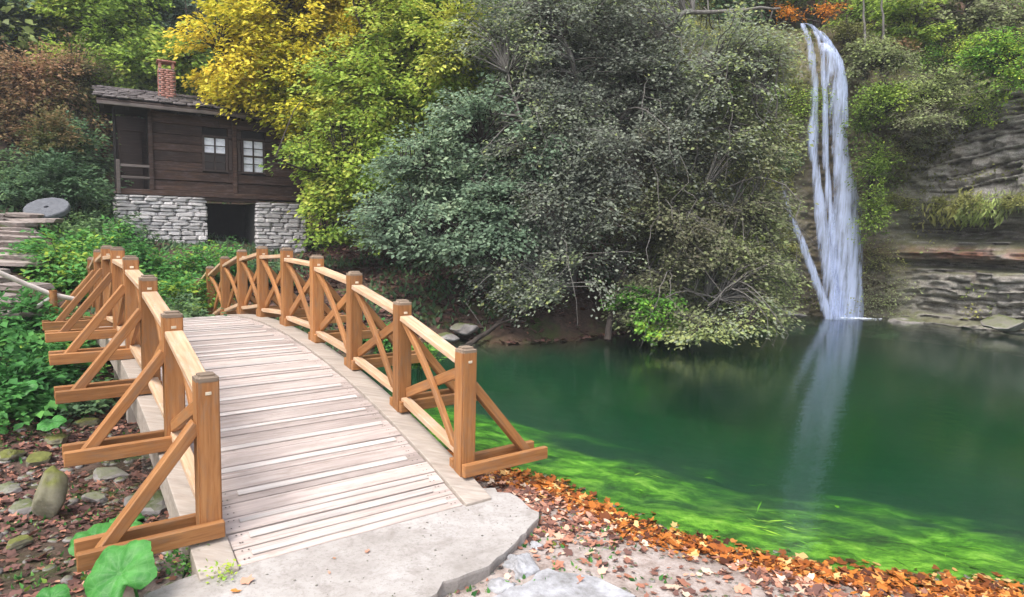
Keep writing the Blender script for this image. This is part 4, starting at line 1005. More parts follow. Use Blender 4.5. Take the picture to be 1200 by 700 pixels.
tree('hornbeam_tree', 'lime green leafy tree between the house and the grey waterside tree', 'tree', [tb, (-2.8, 16.6, 4), (-3.0, 16.4, 8.5)],
     [[(-2.7, 16.6, 3), A3(420, 200, 15.6), A3(345, 235, 15.0)], [(-2.8, 16.6, 4), A3(480, 90, 15.8), A3(520, 30, 15.4)], [(-2.7, 16.6, 2.4), A3(450, 250, 15.4), A3(380, 280, 14.8)], [(-2.8, 16.6, 5), A3(430, 60, 15.8), A3(410, -20, 15.5)], [(-2.7, 16.6, 3.6), A3(400, 205, 15.2), A3(352, 195, 14.8), A3(330, 178, 14.6)]],
     [blob(490, 30, 16, 85, 75, 1.4, 320, .70), blob(450, 110, 15.8, 90, 50, 1.4, 250, .68), blob(430, 185, 15.5, 72, 42, 1.2, 200, .60), blob(410, 235, 15.2, 42, 30, .9, 110, .58), blob(352, 182, 15.0, 24, 12, .4, 16, .5), blob(520, 120, 15.8, 50, 60, 1.1, 120, .56), blob(522, 55, 14.6, 42, 58, .8, 110, .72), blob(500, -50, 16.2, 110, 50, 1.5, 110, .6), blob(400, 272, 15.0, 32, 12, .6, 24, .30), blob(430, 215, 15.0, 34, 20, .7, 40, .55)],
     'lime', .10, 62, 22, R=(.32, .58), droop=.3)
# waterside trees
tb = gp(0.2, 14.2)
tree('waterside_tree', 'blue-green leafy tree with layered branches drooping over the dark bank beyond the railing', 'tree', [tb, (-.1, 14.1, 2.4), (-.4, 14.0, 4.2)],
     [[(0, 14.1, 1.6), A3(560, 250, 13.2), A3(460, 265, 12.8)], [(0, 14.1, 2), A3(540, 200, 13.3), A3(450, 190, 13.0)], [(0, 14.1, 1.5), A3(620, 290, 12.9), A3(600, 340, 12.3)], [(-.2, 14.1, 3), A3(575, 190, 13.7), A3(560, 150, 13.6)]],
     [blob(480, 250, 13.2, 62, 30, 1.0, 120, .50), blob(540, 225, 13.3, 75, 42, 1.1, 150, .48), blob(500, 190, 13.4, 58, 34, 1.0, 95, .55), blob(590, 270, 13.0, 62, 34, 1.0, 105, .45), blob(530, 285, 12.9, 60, 22, .8, 56, .5), blob(620, 180, 13.6, 60, 45, 1.0, 90, .42), blob(455, 275, 12.9, 26, 12, .5, 20, .55), blob(560, 140, 13.7, 60, 45, 1.0, 80, .5)],
     'teal', .085, 58, 23, R=(.26, .48), droop=.35, gap=.45)
tb = gp(1.2, 14.6)
tree('grey_tree', 'large grey-green twiggy tree filling the middle, its trunk rising from the far bank', 'tree', [tb, A3(690, 230, 14.4), A3(700, 90, 14.4), A3(690, -60, 14.4)],
     [[A3(690, 260, 14.4), A3(640, 190, 13.8), A3(600, 90, 13.9)], [A3(690, 200, 14.4), A3(750, 110, 13.9), A3(790, 20, 13.8)], [A3(695, 130, 14.4), A3(800, 60, 13.8), A3(860, 100, 13.6)], [A3(700, 80, 14.4), A3(790, 22, 13.6), A3(860, 18, 13.4), A3(915, 5, 13.2)],
      [A3(690, 280, 14.4), A3(660, 300, 13.2), A3(640, 350, 12.4)], [A3(695, 160, 14.4), A3(660, 60, 13.8), A3(640, -30, 13.6)], [A3(700, 220, 14.4), A3(770, 200, 13.6), A3(820, 230, 13.2)]],
     [blob(610, 40, 14.0, 75, 70, 1.5, 220, .52), blob(690, 60, 14.2, 80, 80, 1.6, 260, .45), blob(640, 150, 13.9, 85, 60, 1.5, 230, .50), blob(770, 90, 14.0, 85, 80, 1.5, 240, .52), blob(720, 180, 13.8, 85, 55, 1.4, 210, .45), blob(840, 90, 13.8, 70, 80, 1.3, 170, .60), blob(670, 240, 13.4, 70, 50, 1.2, 150, .5), blob(680, -50, 14.3, 150, 60, 1.6, 160, .5),
      blob(645, 340, 12.5, 55, 18, .6, 80, .66), blob(690, 300, 12.8, 45, 42, .8, 110, .60), blob(600, 315, 12.7, 40, 26, .6, 60, .55), blob(810, 170, 13.6, 70, 50, 1.2, 130, .5)],
     'grey', .070, 66, 24, bark='grey_bark', tr=.2, R=(.30, .58), droop=.4, gap=.49, gaps=1.3, twig=.010, thick=.2, longb=14)
tb = gp(2.6, 15.0)
tree('leaning_tree', 'olive brown tree leaning over the pool, lowest branches touching the water left of the waterfall', 'tree', [tb, A3(722, 320, 13.9), A3(745, 250, 13.7), A3(800, 120, 13.5)],
     [[A3(722, 330, 13.9), A3(780, 320, 13.2), A3(850, 350, 12.9)], [A3(735, 280, 13.8), A3(820, 240, 13.3), A3(900, 250, 13.4)], [A3(760, 200, 13.6), A3(840, 150, 13.4), A3(900, 130, 13.6)], [A3(722, 330, 13.9), A3(750, 345, 12.9), A3(770, 380, 12.3)]],
     [blob(780, 260, 13.4, 75, 55, 1.2, 190, .42), blob(850, 240, 13.4, 68, 60, 1.2, 180, .48), blob(880, 160, 13.6, 48, 60, 1.1, 120, .52), blob(850, 320, 13.2, 72, 40, 1.0, 140, .45), blob(790, 330, 13.0, 50, 38, .9, 90, .50), blob(760, 190, 13.5, 70, 50, 1.2, 100, .35), blob(905, 270, 13.6, 30, 60, .8, 62, .5), blob(820, 365, 12.9, 95, 14, .8, 55, .5), blob(890, 70, 13.9, 40, 50, 1.0, 62, .6), blob(905, 340, 13.5, 30, 26, .7, 28, .55)],
     'olive', .070, 60, 25, bark='grey_bark', tr=.10, R=(.28, .52), droop=.5, gap=.48, gaps=1.3, twig=.008, thick=.2, longb=22)
tree('waterside_bush', 'small bright yellow-green bush hanging low over the water in front of the leaning tree', 'bush', [A3(738, 392, 13.4), A3(745, 370, 13.2), A3(755, 345, 13.0)],
     [[A3(740, 380, 13.3), A3(765, 360, 12.7), A3(790, 372, 12.3)]], [blob(765, 365, 12.6, 34, 22, .5, 52, .55), blob(740, 352, 12.8, 24, 18, .4, 26, .4), blob(785, 385, 12.4, 30, 9, .4, 18, .6)], 'bright', .07, 50, 26, tr=.04, R=(.2, .34), twig=.006, gap=.3)
tree('waterside_bush', 'pale silvery spray of twigs dipping into the pool at the middle of the far bank', 'bush', [A3(800, 395, 13.8), A3(810, 370, 13.4), A3(830, 350, 13.0)],
     [[A3(805, 380, 13.5), A3(850, 375, 12.6), A3(890, 388, 12.2)]], [blob(845, 380, 12.5, 62, 9, .5, 40, .85), blob(880, 360, 12.8, 34, 18, .5, 36, .7), blob(820, 392, 12.1, 50, 4, .4, 18, .95)], 'grey', .07, 46, 27, tr=.04, R=(.22, .36), twig=.006, gap=.3)

# trees and shrubs on the left hillside
def bnear(Y): return Y if Y < 18 else 18 + (Y - 18) * .5
def bblob(px, py, Y, rx, ry, rd, n, t): return blob(px, py, bnear(Y), rx, ry, rd * .8, n, t)
bgx = [('rust_bush', 'reddish brown autumn shrub at the left edge above the dark bank', 'shrub', (60, 120), 19.0, 'rust', .09, [bblob(45, 100, 18.6, 62, 45, 1.2, 170, .55), bblob(60, 150, 18.2, 50, 35, 1.0, 120, .45), bblob(15, 150, 18.2, 40, 30, 1.0, 70, .6), bblob(90, 90, 18.8, 30, 40, .8, 54, .3)]),
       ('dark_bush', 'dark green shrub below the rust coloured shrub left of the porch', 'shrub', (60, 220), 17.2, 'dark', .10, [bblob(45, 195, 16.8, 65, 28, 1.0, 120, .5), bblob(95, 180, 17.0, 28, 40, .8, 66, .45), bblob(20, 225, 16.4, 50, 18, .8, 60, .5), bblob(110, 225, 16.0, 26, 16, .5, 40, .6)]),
       ('lime_tree', 'bright green tree behind the chimney at the upper left', 'tree', (130, 60), 23.0, 'lime', .13, [bblob(120, 40, 22.5, 55, 50, 1.6, 170, .42), bblob(150, 80, 22, 55, 35, 1.4, 120, .38), bblob(95, 95, 21.5, 30, 40, 1.2, 66, .5), bblob(110, -20, 23, 70, 40, 1.8, 90, .45), bblob(215, 70, 22, 40, 35, 1.2, 60, .45)]),
       ('fir_tree', 'dark bluish green tree at the top between chimney and yellow crown', 'tree', (190, 20), 26.0, 'teal', .13, [bblob(180, 15, 25.5, 42, 45, 1.5, 120, .30), bblob(205, 50, 25, 30, 30, 1.2, 60, .2), bblob(160, -30, 26, 60, 30, 1.6, 50, .3)]),
       ('teal_tree', 'blue-green tree in the top left corner', 'tree', (15, 30), 23.0, 'teal', .12, [bblob(15, 15, 22.5, 55, 40, 1.5, 120, .45), bblob(-10, 60, 22, 50, 35, 1.3, 60, .35)]),
       ('olive_tree', 'yellowish olive tree between the top left corner and the bright green tree', 'tree', (60, 40), 24.5, 'lime', .12, [bblob(65, 20, 24, 36, 50, 1.4, 110, .62), bblob(40, 70, 23.5, 36, 22, 1.2, 55, .55)]),
       ('brown_bush', 'brown bare-looking shrub behind the top left trees', 'shrub', (90, 15), 27.0, 'rust', .12, [bblob(85, 20, 26.5, 60, 60, 1.6, 110, .1), bblob(20, -30, 27, 90, 40, 1.8, 80, .2)]),
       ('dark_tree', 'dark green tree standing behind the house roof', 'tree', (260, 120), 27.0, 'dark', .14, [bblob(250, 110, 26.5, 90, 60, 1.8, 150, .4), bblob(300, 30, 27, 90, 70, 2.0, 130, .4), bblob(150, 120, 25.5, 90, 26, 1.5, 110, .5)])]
for q, (nm, lb, ct, (px, py), Y, lm_, lf, bl) in enumerate(bgx):
    Y = bnear(Y); c = at(px, py, Y); yb = Y + .6; g0 = gp(c.x * 1.02, yb)
    zc = max(b_[2] for b_ in bl)
    tree(nm, lb, ct, [g0, (c.x, yb, (g0[2] + zc) / 2 + .1), (c.x, yb - .2, max(zc, g0[2] + 1))], [[(c.x, yb, (g0[2] + b_[2]) / 2), (b_[0], b_[1], b_[2])] for b_ in bl], bl, lm_, lf, 54, 100 + q, R=(.35, .65), tr=.10, gap=.40, gaps=.9)
# the wood behind the middle trees, each tree its own
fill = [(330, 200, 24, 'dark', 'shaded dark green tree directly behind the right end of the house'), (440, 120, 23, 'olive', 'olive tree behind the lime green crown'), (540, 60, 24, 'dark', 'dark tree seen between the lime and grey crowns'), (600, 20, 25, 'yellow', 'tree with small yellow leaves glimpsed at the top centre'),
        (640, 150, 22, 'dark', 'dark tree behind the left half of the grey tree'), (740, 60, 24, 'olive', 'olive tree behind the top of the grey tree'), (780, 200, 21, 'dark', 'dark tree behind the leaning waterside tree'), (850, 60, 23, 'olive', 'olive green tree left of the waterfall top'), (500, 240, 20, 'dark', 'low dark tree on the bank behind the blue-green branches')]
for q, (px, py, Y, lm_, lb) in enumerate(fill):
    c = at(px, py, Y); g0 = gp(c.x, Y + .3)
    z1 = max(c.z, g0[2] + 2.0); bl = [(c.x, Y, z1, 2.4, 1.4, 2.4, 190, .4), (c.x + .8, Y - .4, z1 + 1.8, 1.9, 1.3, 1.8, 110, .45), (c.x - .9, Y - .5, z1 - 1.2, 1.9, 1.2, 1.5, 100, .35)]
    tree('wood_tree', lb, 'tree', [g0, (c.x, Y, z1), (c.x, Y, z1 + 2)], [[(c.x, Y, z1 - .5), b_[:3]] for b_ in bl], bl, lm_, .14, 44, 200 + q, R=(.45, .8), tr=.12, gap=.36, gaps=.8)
# above the fall and the right slope
rt = [('orange_bush', 'orange autumn shrub just above the lip of the waterfall', 'shrub', 'orange', [(968, 10, 19.6, 14, 6, .4, 12, .6), (925, 12, 19.6, 12, 5, .3, 7, .4)], .07),
      ('green_tree', 'green tree above the waterfall lip at the top of the photo', 'tree', 'lime', [(960, -25, 22, 60, 25, 1.2, 80, .3), (1010, 20, 21, 28, 30, .9, 60, .35)], .11),
      ('slope_tree', 'yellow-green tree on the slope top right of the waterfall', 'tree', 'lime', [(1060, 15, 19.5, 34, 26, .9, 80, .48), (1085, 35, 19, 22, 16, .7, 34, .55)], .10),
      ('slope_tree', 'olive tree at the top of the slope near the right corner', 'tree', 'olive', [(1110, 0, 19, 40, 30, 1.0, 90, .5), (1150, 20, 18.5, 30, 24, .9, 60, .45)], .10),
      ('slope_shrub', 'low brownish green shrub at the right shoulder of the waterfall lip', 'shrub', 'moss', [(992, 34, 18.4, 16, 9, .4, 40, .5), (1002, 52, 18.0, 9, 12, .3, 28, .35)], .06),
      ('slope_shrub', 'olive green shrub at the foot of the two thin trunks', 'shrub', 'olive', [(1022, 62, 17.6, 22, 13, .5, 60, .6), (1050, 70, 17.4, 20, 12, .5, 40, .5), (1003, 78, 17.8, 9, 14, .3, 22, .5)], .07),
      ('slope_shrub', 'yellow-green shrub spilling down the slope below the two thin trunks', 'shrub', 'lime', [(1040, 112, 16.9, 30, 18, .5, 80, .5), (1012, 140, 17.0, 10, 26, .3, 36, .35)], .06),
      ('slope_shrub', 'mixed green shrub in the middle of the upper right slope', 'shrub', 'olive', [(1100, 100, 16.6, 34, 20, .6, 90, .7), (1080, 140, 16.4, 26, 14, .5, 46, .5)], .06),
      ('slope_shrub', 'green shrub right of the waterfall at mid height', 'shrub', 'lime', [(1030, 190, 16.9, 20, 26, .4, 70, .3), (1025, 245, 16.9, 14, 28, .35, 50, .35)], .055),
      ('slope_shrub', 'bright yellow-green grassy shrub at the right edge of the photo high on the slope', 'shrub', 'bright', [(1180, 55, 15.8, 36, 22, .6, 90, .75), (1150, 70, 16.2, 40, 12, .5, 50, .6), (1195, 85, 15.4, 20, 22, .5, 36, .85)], .06)]
for q, (nm, lb, ct, lm_, bs_, lf) in enumerate(rt):
    bl = [blob(*b_) for b_ in bs_]; c = bl[0]; 
    tree(nm, lb, ct, [(c[0], c[1] + .3, c[2] - 2.0 * (ct == 'tree') - .6), (c[0], c[1] + .1, c[2]), (c[0], c[1], c[2] + .4)], [[(c[0], c[1], c[2] - .4), b_[:3]] for b_ in bl], bl, lm_, lf, 50, 300 + q, R=(.25, .45), tr=.06, gap=.36, gaps=1.1)
for q, (px, lb) in enumerate([(1014, 'left of two thin pale trunks on the slope right of the waterfall top'), (1034, 'right of two thin pale trunks on the slope right of the waterfall top')]):
    a_, b_ = at(px + 2, 55, 17.8), at(px - 2, -50, 18.0)
    bl = [blob(px, -62, 18.0, 26, 16, .6, 30, .45)]
    tree('slim_tree', lb, 'tree', [tuple(a_ - Vector((0, 0, .7))), tuple(a_.lerp(b_, .5)), tuple(b_)], [[tuple(a_.lerp(b_, .8)), bl[0][:3]]], bl, 'lime', .10, 40, 320 + q, bark='grey_bark', tr=.04, R=(.3, .4))
# shrubs rooted on the cliff
cr_ = np.random.default_rng(77)
pal_w = {'moss': 'mossy brown-green', 'olive': 'olive green', 'lime': 'yellow-green', 'dark': 'dark green', 'bright': 'bright green', 'rust': 'reddish'}
pal = ['moss', 'olive', 'lime', 'olive', 'dark', 'moss', 'bright', 'olive', 'lime', 'moss', 'rust']
rows = [(0.5, 'just above pool'), (1.9, 'below overhang'), (3.1, 'on overhanging ledge'), (4.5, 'halfway up'), (5.8, 'on upper slope'), (7.2, 'high up'), (8.7, 'near photo top')]
cols_ = [(-3.4, 'well left of waterfall'), (-1.9, 'left of waterfall'), (.95, 'touching waterfall right side'), (1.65, 'slightly right of waterfall'), (2.4, 'toward left end of strata'), (3.2, 'toward middle of strata'), (4.0, 'toward right part of strata'), (4.8, 'by right photo edge')]
qi = 0
for ri_, (z0, hw_) in enumerate(rows):
    for ci_, (d0, cw_) in enumerate(cols_):
        if d0 > 1.2 and z0 in (0.5, 1.9): continue
        if d0 > 2.2 and z0 == 4.5: continue
        if d0 > 3.5 and z0 == 5.8: continue
        if d0 == -1.9 and z0 > 8: continue
        d_ = d0 + cr_.uniform(-.25, .25); z_ = z0 + cr_.uniform(-.3, .3); p, nrm_ = cliff_pt(d_, z_)
        lm_ = pal[(qi * 7 + ri_ * 3) % len(pal)]; qi += 1
        sz = cr_.uniform(.35, .72) * (1.35 if (z_ > 5 or 0 < d_ < 1.3) else .62)
        if z0 == 3.1 and d0 > 1.5: lm_ = 'moss'
        n_ = int(16 + 34 * sz / .4)
        C = p + nrm_ * .05 + rand_unit(n_, cr_) * sz * np.array([1.3, 1.3, .75]) * (cr_.random(n_) ** .5)[:, None]
        Dr = C - p + nrm_ * .25; Dr /= np.linalg.norm(Dr, axis=1)[:, None]
        V, F_, A_ = sprays(C, Dr, np.full(n_, sz * .45), 40, .05, cr_, .85 if z0 == 3.1 else .5, .24, .5 + cr_.uniform(-.18, .18), .2)
        root = tag(empty('cliff_shrub', tuple(p)), f"{'large' if sz > .7 else 'small' if sz < .42 else 'medium'} {pal_w[lm_]} cliff shrub {hw_}, {cw_}", 'shrub', 'shrubs rooted on the cliff')
        link('foliage', mesh_np('foliage', V - p, F_, A_), LM[lm_], root)
        st = Acc()
        for C_ in C[::6]:
            V, F_ = tube_np(np.array([p - nrm_ * .1, (p + C_) / 2 + [0, 0, .04], C_]) - p, [.014, .01, .006], 3); st.add(V, F_)
        link('stems', st.mesh('stems'), MAT['bark'], root)['kind'] = 'stuff'
# moss, grass and creepers growing all over the cliff: nobody could count them
n_ = 210000
iu = cr_.integers(0, nu, n_); iz = cr_.integers(0, len(zz), n_); P = CG[iz, iu]; dd_ = Cu[iu] - u_fall; zz_ = zz[iz]; NR = np.column_stack([Nn[iu, 0], Nn[iu, 1], np.zeros(n_)])
fb = fbm(np.column_stack([dd_ * .9, zz_ * 1.1, 0 * dd_]), 88, 4)
dens = np.where(dd_ > 0, np.where((dd_ < 1.3) & (zz_ > 1.2), .8, np.where(zz_ > 3.8 + (dd_ - 1.7) * .95, .85, np.where((zz_ > 2.65) & (zz_ < 3.35) & (dd_ > 2.2), .9, .14))), np.where(zz_ > 1.0, .75, .2))
dens = np.where((dd_ > -1.3) & (dd_ < .75) & (zz_ < 7.6), .22, dens); dens = np.where((zz_ > 7.6), .95, dens)
k = (cr_.random(n_) < dens * np.where((zz_ < 3.4) & (dd_ > 2), .25 + 1.2 * fbm(np.column_stack([dd_ * 3, zz_ * 2, 0 * dd_]), 97, 3), 1)) & (fb > .58 - .24 * dens) & (zz_ > .15)
P = P[k]; NR = NR[k]; dd_ = dd_[k]; zz_ = zz_[k]; fb = fb[k]; n_ = len(P)
hang = ((zz_ > 2.6) & (zz_ < 3.5) & (dd_ > 2.0))
dr = NR * cr_.uniform(.3, 1.0, n_)[:, None] + rand_unit(n_, cr_) * .7; dr[:, 2] += np.where(hang, -1.1, cr_.uniform(-.8, .7, n_)); dr /= np.linalg.norm(dr, axis=1)[:, None]
L_ = cr_.uniform(.05, .13, n_) * np.where(hang, 2.2, 1); P = P + NR * cr_.uniform(-.02, .12, n_)[:, None]
V, F_ = leaf_quads(P, L_, L_ * np.where(hang, .2, .5), dr, rand_unit(n_, cr_) + [0, 0, .6])
hue = np.clip(.5 + (fbm(np.column_stack([dd_ * .6, zz_ * .8, 0 * dd_]), 89, 3) - .5) * 2.4 + cr_.normal(0, .14, n_), 0, 1)
sel = fbm(np.column_stack([dd_ * .8 + 5, zz_ * .7, 0 * dd_]), 95, 3) > .52
for q, (lm_, lb) in enumerate((('moss', 'moss and dry grass growing over the cliff and hanging from its ledges'), ('olive', 'green creepers growing over the damp parts of the cliff'))):
    mk = sel if q else ~sel
    ids = np.nonzero(mk)[0]; VV = V.reshape(-1, 4, 3)[ids].reshape(-1, 3); b_ = np.arange(len(ids))[:, None] * 4
    FF = np.concatenate([b_ + [0, 1, 2], b_ + [0, 2, 3]], 1).reshape(-1, 3)
    o = link('cliff_grass' if q == 0 else 'cliff_creepers', mesh_np('cliff_grass', VV, FF, np.repeat(hue[ids], 4)), LM[lm_]); tag(o, lb, 'plants', None, 'stuff')

# the wood that covers the steep hill behind everything: one far mass
r = np.random.default_rng(400); n_ = 11000
X = r.uniform(-34, 34, n_); Y = r.uniform(23, 46, n_)
X = np.concatenate([X, r.uniform(-48, -14, 5200), r.uniform(19, 42, 2600)]); Y = np.concatenate([Y, r.uniform(0, 30, 5200), r.uniform(0, 24, 2600)]); n_ = len(X); Zg = ground_z(X, Y); C = np.column_stack([X, Y, Zg + r.uniform(.3, 1, n_) * (1.0 + 3.5 * fbm(np.column_stack([X, Y, 0 * X]) * .35, 401, 3))])
Dr = rand_unit(n_, r); Dr[:, 1] -= .8; Dr /= np.linalg.norm(Dr, axis=1)[:, None]
V, F_, A_ = sprays(C, Dr, r.uniform(.6, 1.2, n_), 18, .26, r, .3, .25, np.clip(.45 + (fbm(C * .25, 402, 3) - .5) * 1.6, .05, .95), .15)
o = link('hill_wood', mesh_np('hill_wood', V, F_, A_), LM['olive']); tag(o, 'mixed green wood covering the steep hill behind the trees', 'wood', None, 'stuff')

# ------------------------------------------------------------------ nettles and low bushes
def bush(name, label, c, r, lm_, leaf, n, seed, cat='bush', group=None, tint=.5, nl=34):
    rr = np.random.default_rng(seed); c = np.array(c, float)
    u = rand_unit(n, rr); u[:, 2] = np.abs(u[:, 2]); C = c + u * (rr.random(n) ** .45)[:, None] * np.array(r)
    g_ = ground_z(C[:, 0], C[:, 1]); C[:, 2] = np.maximum(C[:, 2], g_ + .08)
    Dr = C - c + np.array([0, 0, .15]); Dr /= np.linalg.norm(Dr, axis=1)[:, None]
    V, F_, A_ = sprays(C, Dr, rr.uniform(.14, .30, n) * (leaf / .08) ** .5, nl, leaf, rr, .3, .22, np.clip(tint + (fbm(C * 1.3, 8, 3) - .5) * 1.1, .05, .95), .14, up=1.3)
    root = tag(empty(name, tuple(c)), label, cat, group)
    link('foliage', mesh_np('foliage', V - c, F_, A_), LM[lm_], root)
    st = Acc()
    for C_ in C[::3]:
        g0 = np.array([c[0] + (C_[0] - c[0]) * .6, c[1] + (C_[1] - c[1]) * .6, 0]); g0[2] = gz(g0[0], g0[1]) - .05
        V, F_ = tube_np(np.array([g0, (g0 + C_) / 2 + rr.normal(0, .03, 3), C_]) - c, [.010, .008, .005], 3); st.add(V, F_)
    link('stems', st.mesh('stems'), LM['dark'], root)['kind'] = 'stuff'
    return root
bs = [((72, 318), 10.6, (.7, .7, .7), 'nettle', .085, 110, .55, 'full green bush hiding the right ends of the stone steps'),
      ((105, 325), 10.4, (.75, .7, .6), 'nettle', .085, 90, .55, 'bright green nettle bush behind the far left posts, right of the steps'),
      ((130, 290), 12.6, (.85, .7, .75), 'nettle', .085, 100, .5, 'green bush against the left corner of the stone wall'),
      ((185, 300), 12.8, (.8, .7, .7), 'nettle', .085, 100, .6, 'green and yellow bush below the stone wall centre'),
      ((215, 330), 11.8, (.7, .6, .6), 'nettle', .085, 80, .6, 'yellow-tinged bush just beyond the crest of the bridge'),
      ((250, 300), 13.4, (.7, .6, .6), 'nettle', .08, 80, .45, 'green bush in front of the dark cellar opening'),
      ((90, 270), 13.4, (.7, .6, .5), 'dark', .09, 60, .8, 'darker green plants between millstone and house corner'),
      ((150, 345), 10.4, (.6, .6, .5), 'nettle', .085, 60, .5, 'green plants directly behind the far posts of the left railing'),
      ((205, 362), 9.9, (.5, .5, .5), 'dark', .08, 50, .7, 'low green plants between the two railings beyond the crest'),
      ((20, 400), 8.0, (.7, .7, .55), 'nettle', .10, 90, .4, 'large green nettle bush at the left edge below the handrail'),
      ((45, 440), 7.2, (.55, .5, .45), 'nettle', .10, 80, .5, 'broad leaved green bush left of the farther outriggers'),
      ((5, 470), 6.6, (.5, .5, .4), 'nettle', .10, 70, .45, 'green weeds at the left edge above the mossy rocks'),
      ((75, 410), 8.4, (.5, .5, .4), 'dark', .09, 60, .75, 'dark green weeds beside the stacked braces of the left railing'),
      ((100, 470), 7.0, (.30, .3, .22), 'dark', .07, 36, .6, 'small dark weeds under the third outrigger'),
      ((440, 385), 11.6, (.5, .4, .35), 'nettle', .07, 50, .6, 'green weeds seen through the right railing by the water'),
      ((490, 412), 8.8, (.25, .2, .16), 'bright', .06, 26, .5, 'bright weeds at the waterline behind the right railing'),
      ((72, 205), 14.6, (.7, .5, .8), 'dark', .09, 110, .5, 'tall dark shrub left of the porch railing hiding the house end'),
      ((60, 150), 15.6, (.6, .4, 1.0), 'rust', .08, 110, .35, 'brownish green shrub left of the roof corner'),
      ((300, 335), 14.2, (.8, .5, .5), 'dark', .08, 60, .6, 'shaded plants under the right stone wall behind the railing')]
for q, ((px, py), Y, r_, lm_, lf, n_, ti, lb) in enumerate(bs):
    c = at(px, py, Y); g0 = gz(c.x, c.y); c.z = g0 + .05 if c.z < g0 + r_[2] else c.z - r_[2] * .5
    bush('nettle_bush' if lm_ == 'nettle' else 'weed_bush', lb, tuple(c), r_, lm_, lf, n_, 500 + q, tint=ti)
# dark ivy on the bank behind and left
for q, ((px, py), Y, lb) in enumerate([((30, 225), 15.2, 'dark ivy mound directly behind the millstone'), ((110, 235), 14.8, 'dark ivy mound between millstone and porch railing'), ((0, 235), 14.4, 'dark ivy mound at the left edge above the steps')]):
    c = at(px, py, Y); bush('ivy_mound', lb, (c.x, c.y, gz(c.x, c.y)), (1.1, .7, .7), 'dark', .09, 90, 560 + q, tint=.55)

# grass and weeds scattered on the far bank and the left slope: nobody could count them
def scatter_ground(n, box, seed, cond):
    r = np.random.default_rng(seed); X = r.uniform(box[0], box[1], n); Y = r.uniform(box[2], box[3], n)
    Z = ground_z(X, Y); d = pool_dist(X, Y); k = cond(X, Y, Z, d, r); return np.column_stack([X, Y, Z])[k], d[k], r
P, d_, r = scatter_ground(26000, (-14, 3.5, 8, 24), 1, lambda X, Y, Z, d, r: (d > .3) & (fbm(np.column_stack([X, Y, 0 * X]) * .8, 12, 3) > .47) & ~((np.abs((X + 8.1) - (Y - 9.8) * -.55) < 1.6) & (Y < 13.2)))
dr = rand_unit(len(P), r); dr[:, 2] = np.abs(dr[:, 2]) + .5; dr /= np.linalg.norm(dr, axis=1)[:, None]
L_ = r.uniform(.08, .22, len(P)); V, F_ = leaf_quads(P - [0, 0, .02], L_, L_ * .4, dr, rand_unit(len(P), r))
o = link('bank_weeds', mesh_np('bank_weeds', V, F_, np.repeat(np.clip(r.normal(.45, .2, len(P)), 0, 1), 4)), LM['dark']); tag(o, 'low dark weeds covering the banks', 'weeds', None, 'stuff')

# ------------------------------------------------------------------ fallen leaves
def star_leaf(r, lobes=5):
    """a lobed autumn leaf, curled"""
    a = []; 
    for k_ in range(lobes * 2): 
        th_ = math.pi * (-.5 + .12) + (2 * math.pi - .24 * math.pi) * k_ / (lobes * 2 - 1); rad = (1.0 - .25 * abs(k_ - lobes + .5) / lobes) if k_ % 2 == 1 or k_ == lobes * 2 - 2 else .52
        a.append((rad * math.cos(th_), rad * math.sin(th_)))
    return np.array(a)
LT = star_leaf(None)
def litter(name, P, size, r, lm_, tint, tvar, label, flat=.25, curl=.25, template=LT, stem=True):
    n = len(P); m_ = len(template)
    ang = r.uniform(0, 2 * np.pi, n); tilt = r.normal(0, flat, (n, 2)); s_ = size * np.clip(r.lognormal(-.18, .34, n), .4, 1.7); asp = r.uniform(.55, 1, n); cu = r.normal(curl, curl * .8, n)
    T = np.vstack([[0, 0], template]); x = T[None, :, 0] * asp[:, None]; y = np.repeat(T[None, :, 1], n, 0)
    z = cu[:, None] * (x ** 2 * .9 + .4 * y ** 2) + .06 * np.sin(7 * x + ang[:, None])
    X = (x * np.cos(ang)[:, None] - y * np.sin(ang)[:, None]); Y = (x * np.sin(ang)[:, None] + y * np.cos(ang)[:, None])
    Z = z + X * tilt[:, :1] + Y * tilt[:, 1:]
    Z -= Z.min(1)[:, None] * .6
    V = np.stack([X, Y, Z], -1) * s_[:, None, None] + P[:, None, :]
    b_ = np.arange(n)[:, None] * (m_ + 1)
    F_ = np.concatenate([b_ + [0, 1 + k_, 1 + (k_ + 1) % m_] for k_ in range(m_)], 1).reshape(-1, 3)
    tn = np.clip(tint + r.normal(0, tvar, n), 0, 1)
    o = link(name, mesh_np(name, V.reshape(-1, 3), F_, np.repeat(tn, m_ + 1)), LM[lm_]); 
    if label: tag(o, label, 'leaf litter', None, 'stuff')
    return o
slabP = [Vector(p) for p in sl]
def in_slab(X, Y, grow=0):
    ins = np.zeros(X.shape, bool); n_ = len(slabP)
    for i in range(n_):
        a_, b_ = slabP[i], slabP[(i + 1) % n_]; c = ((a_.y > Y) != (b_.y > Y)) & (X < (b_.x - a_.x) * (Y - a_.y) / (b_.y - a_.y + 1e-12) + a_.x); ins ^= c
    return ins
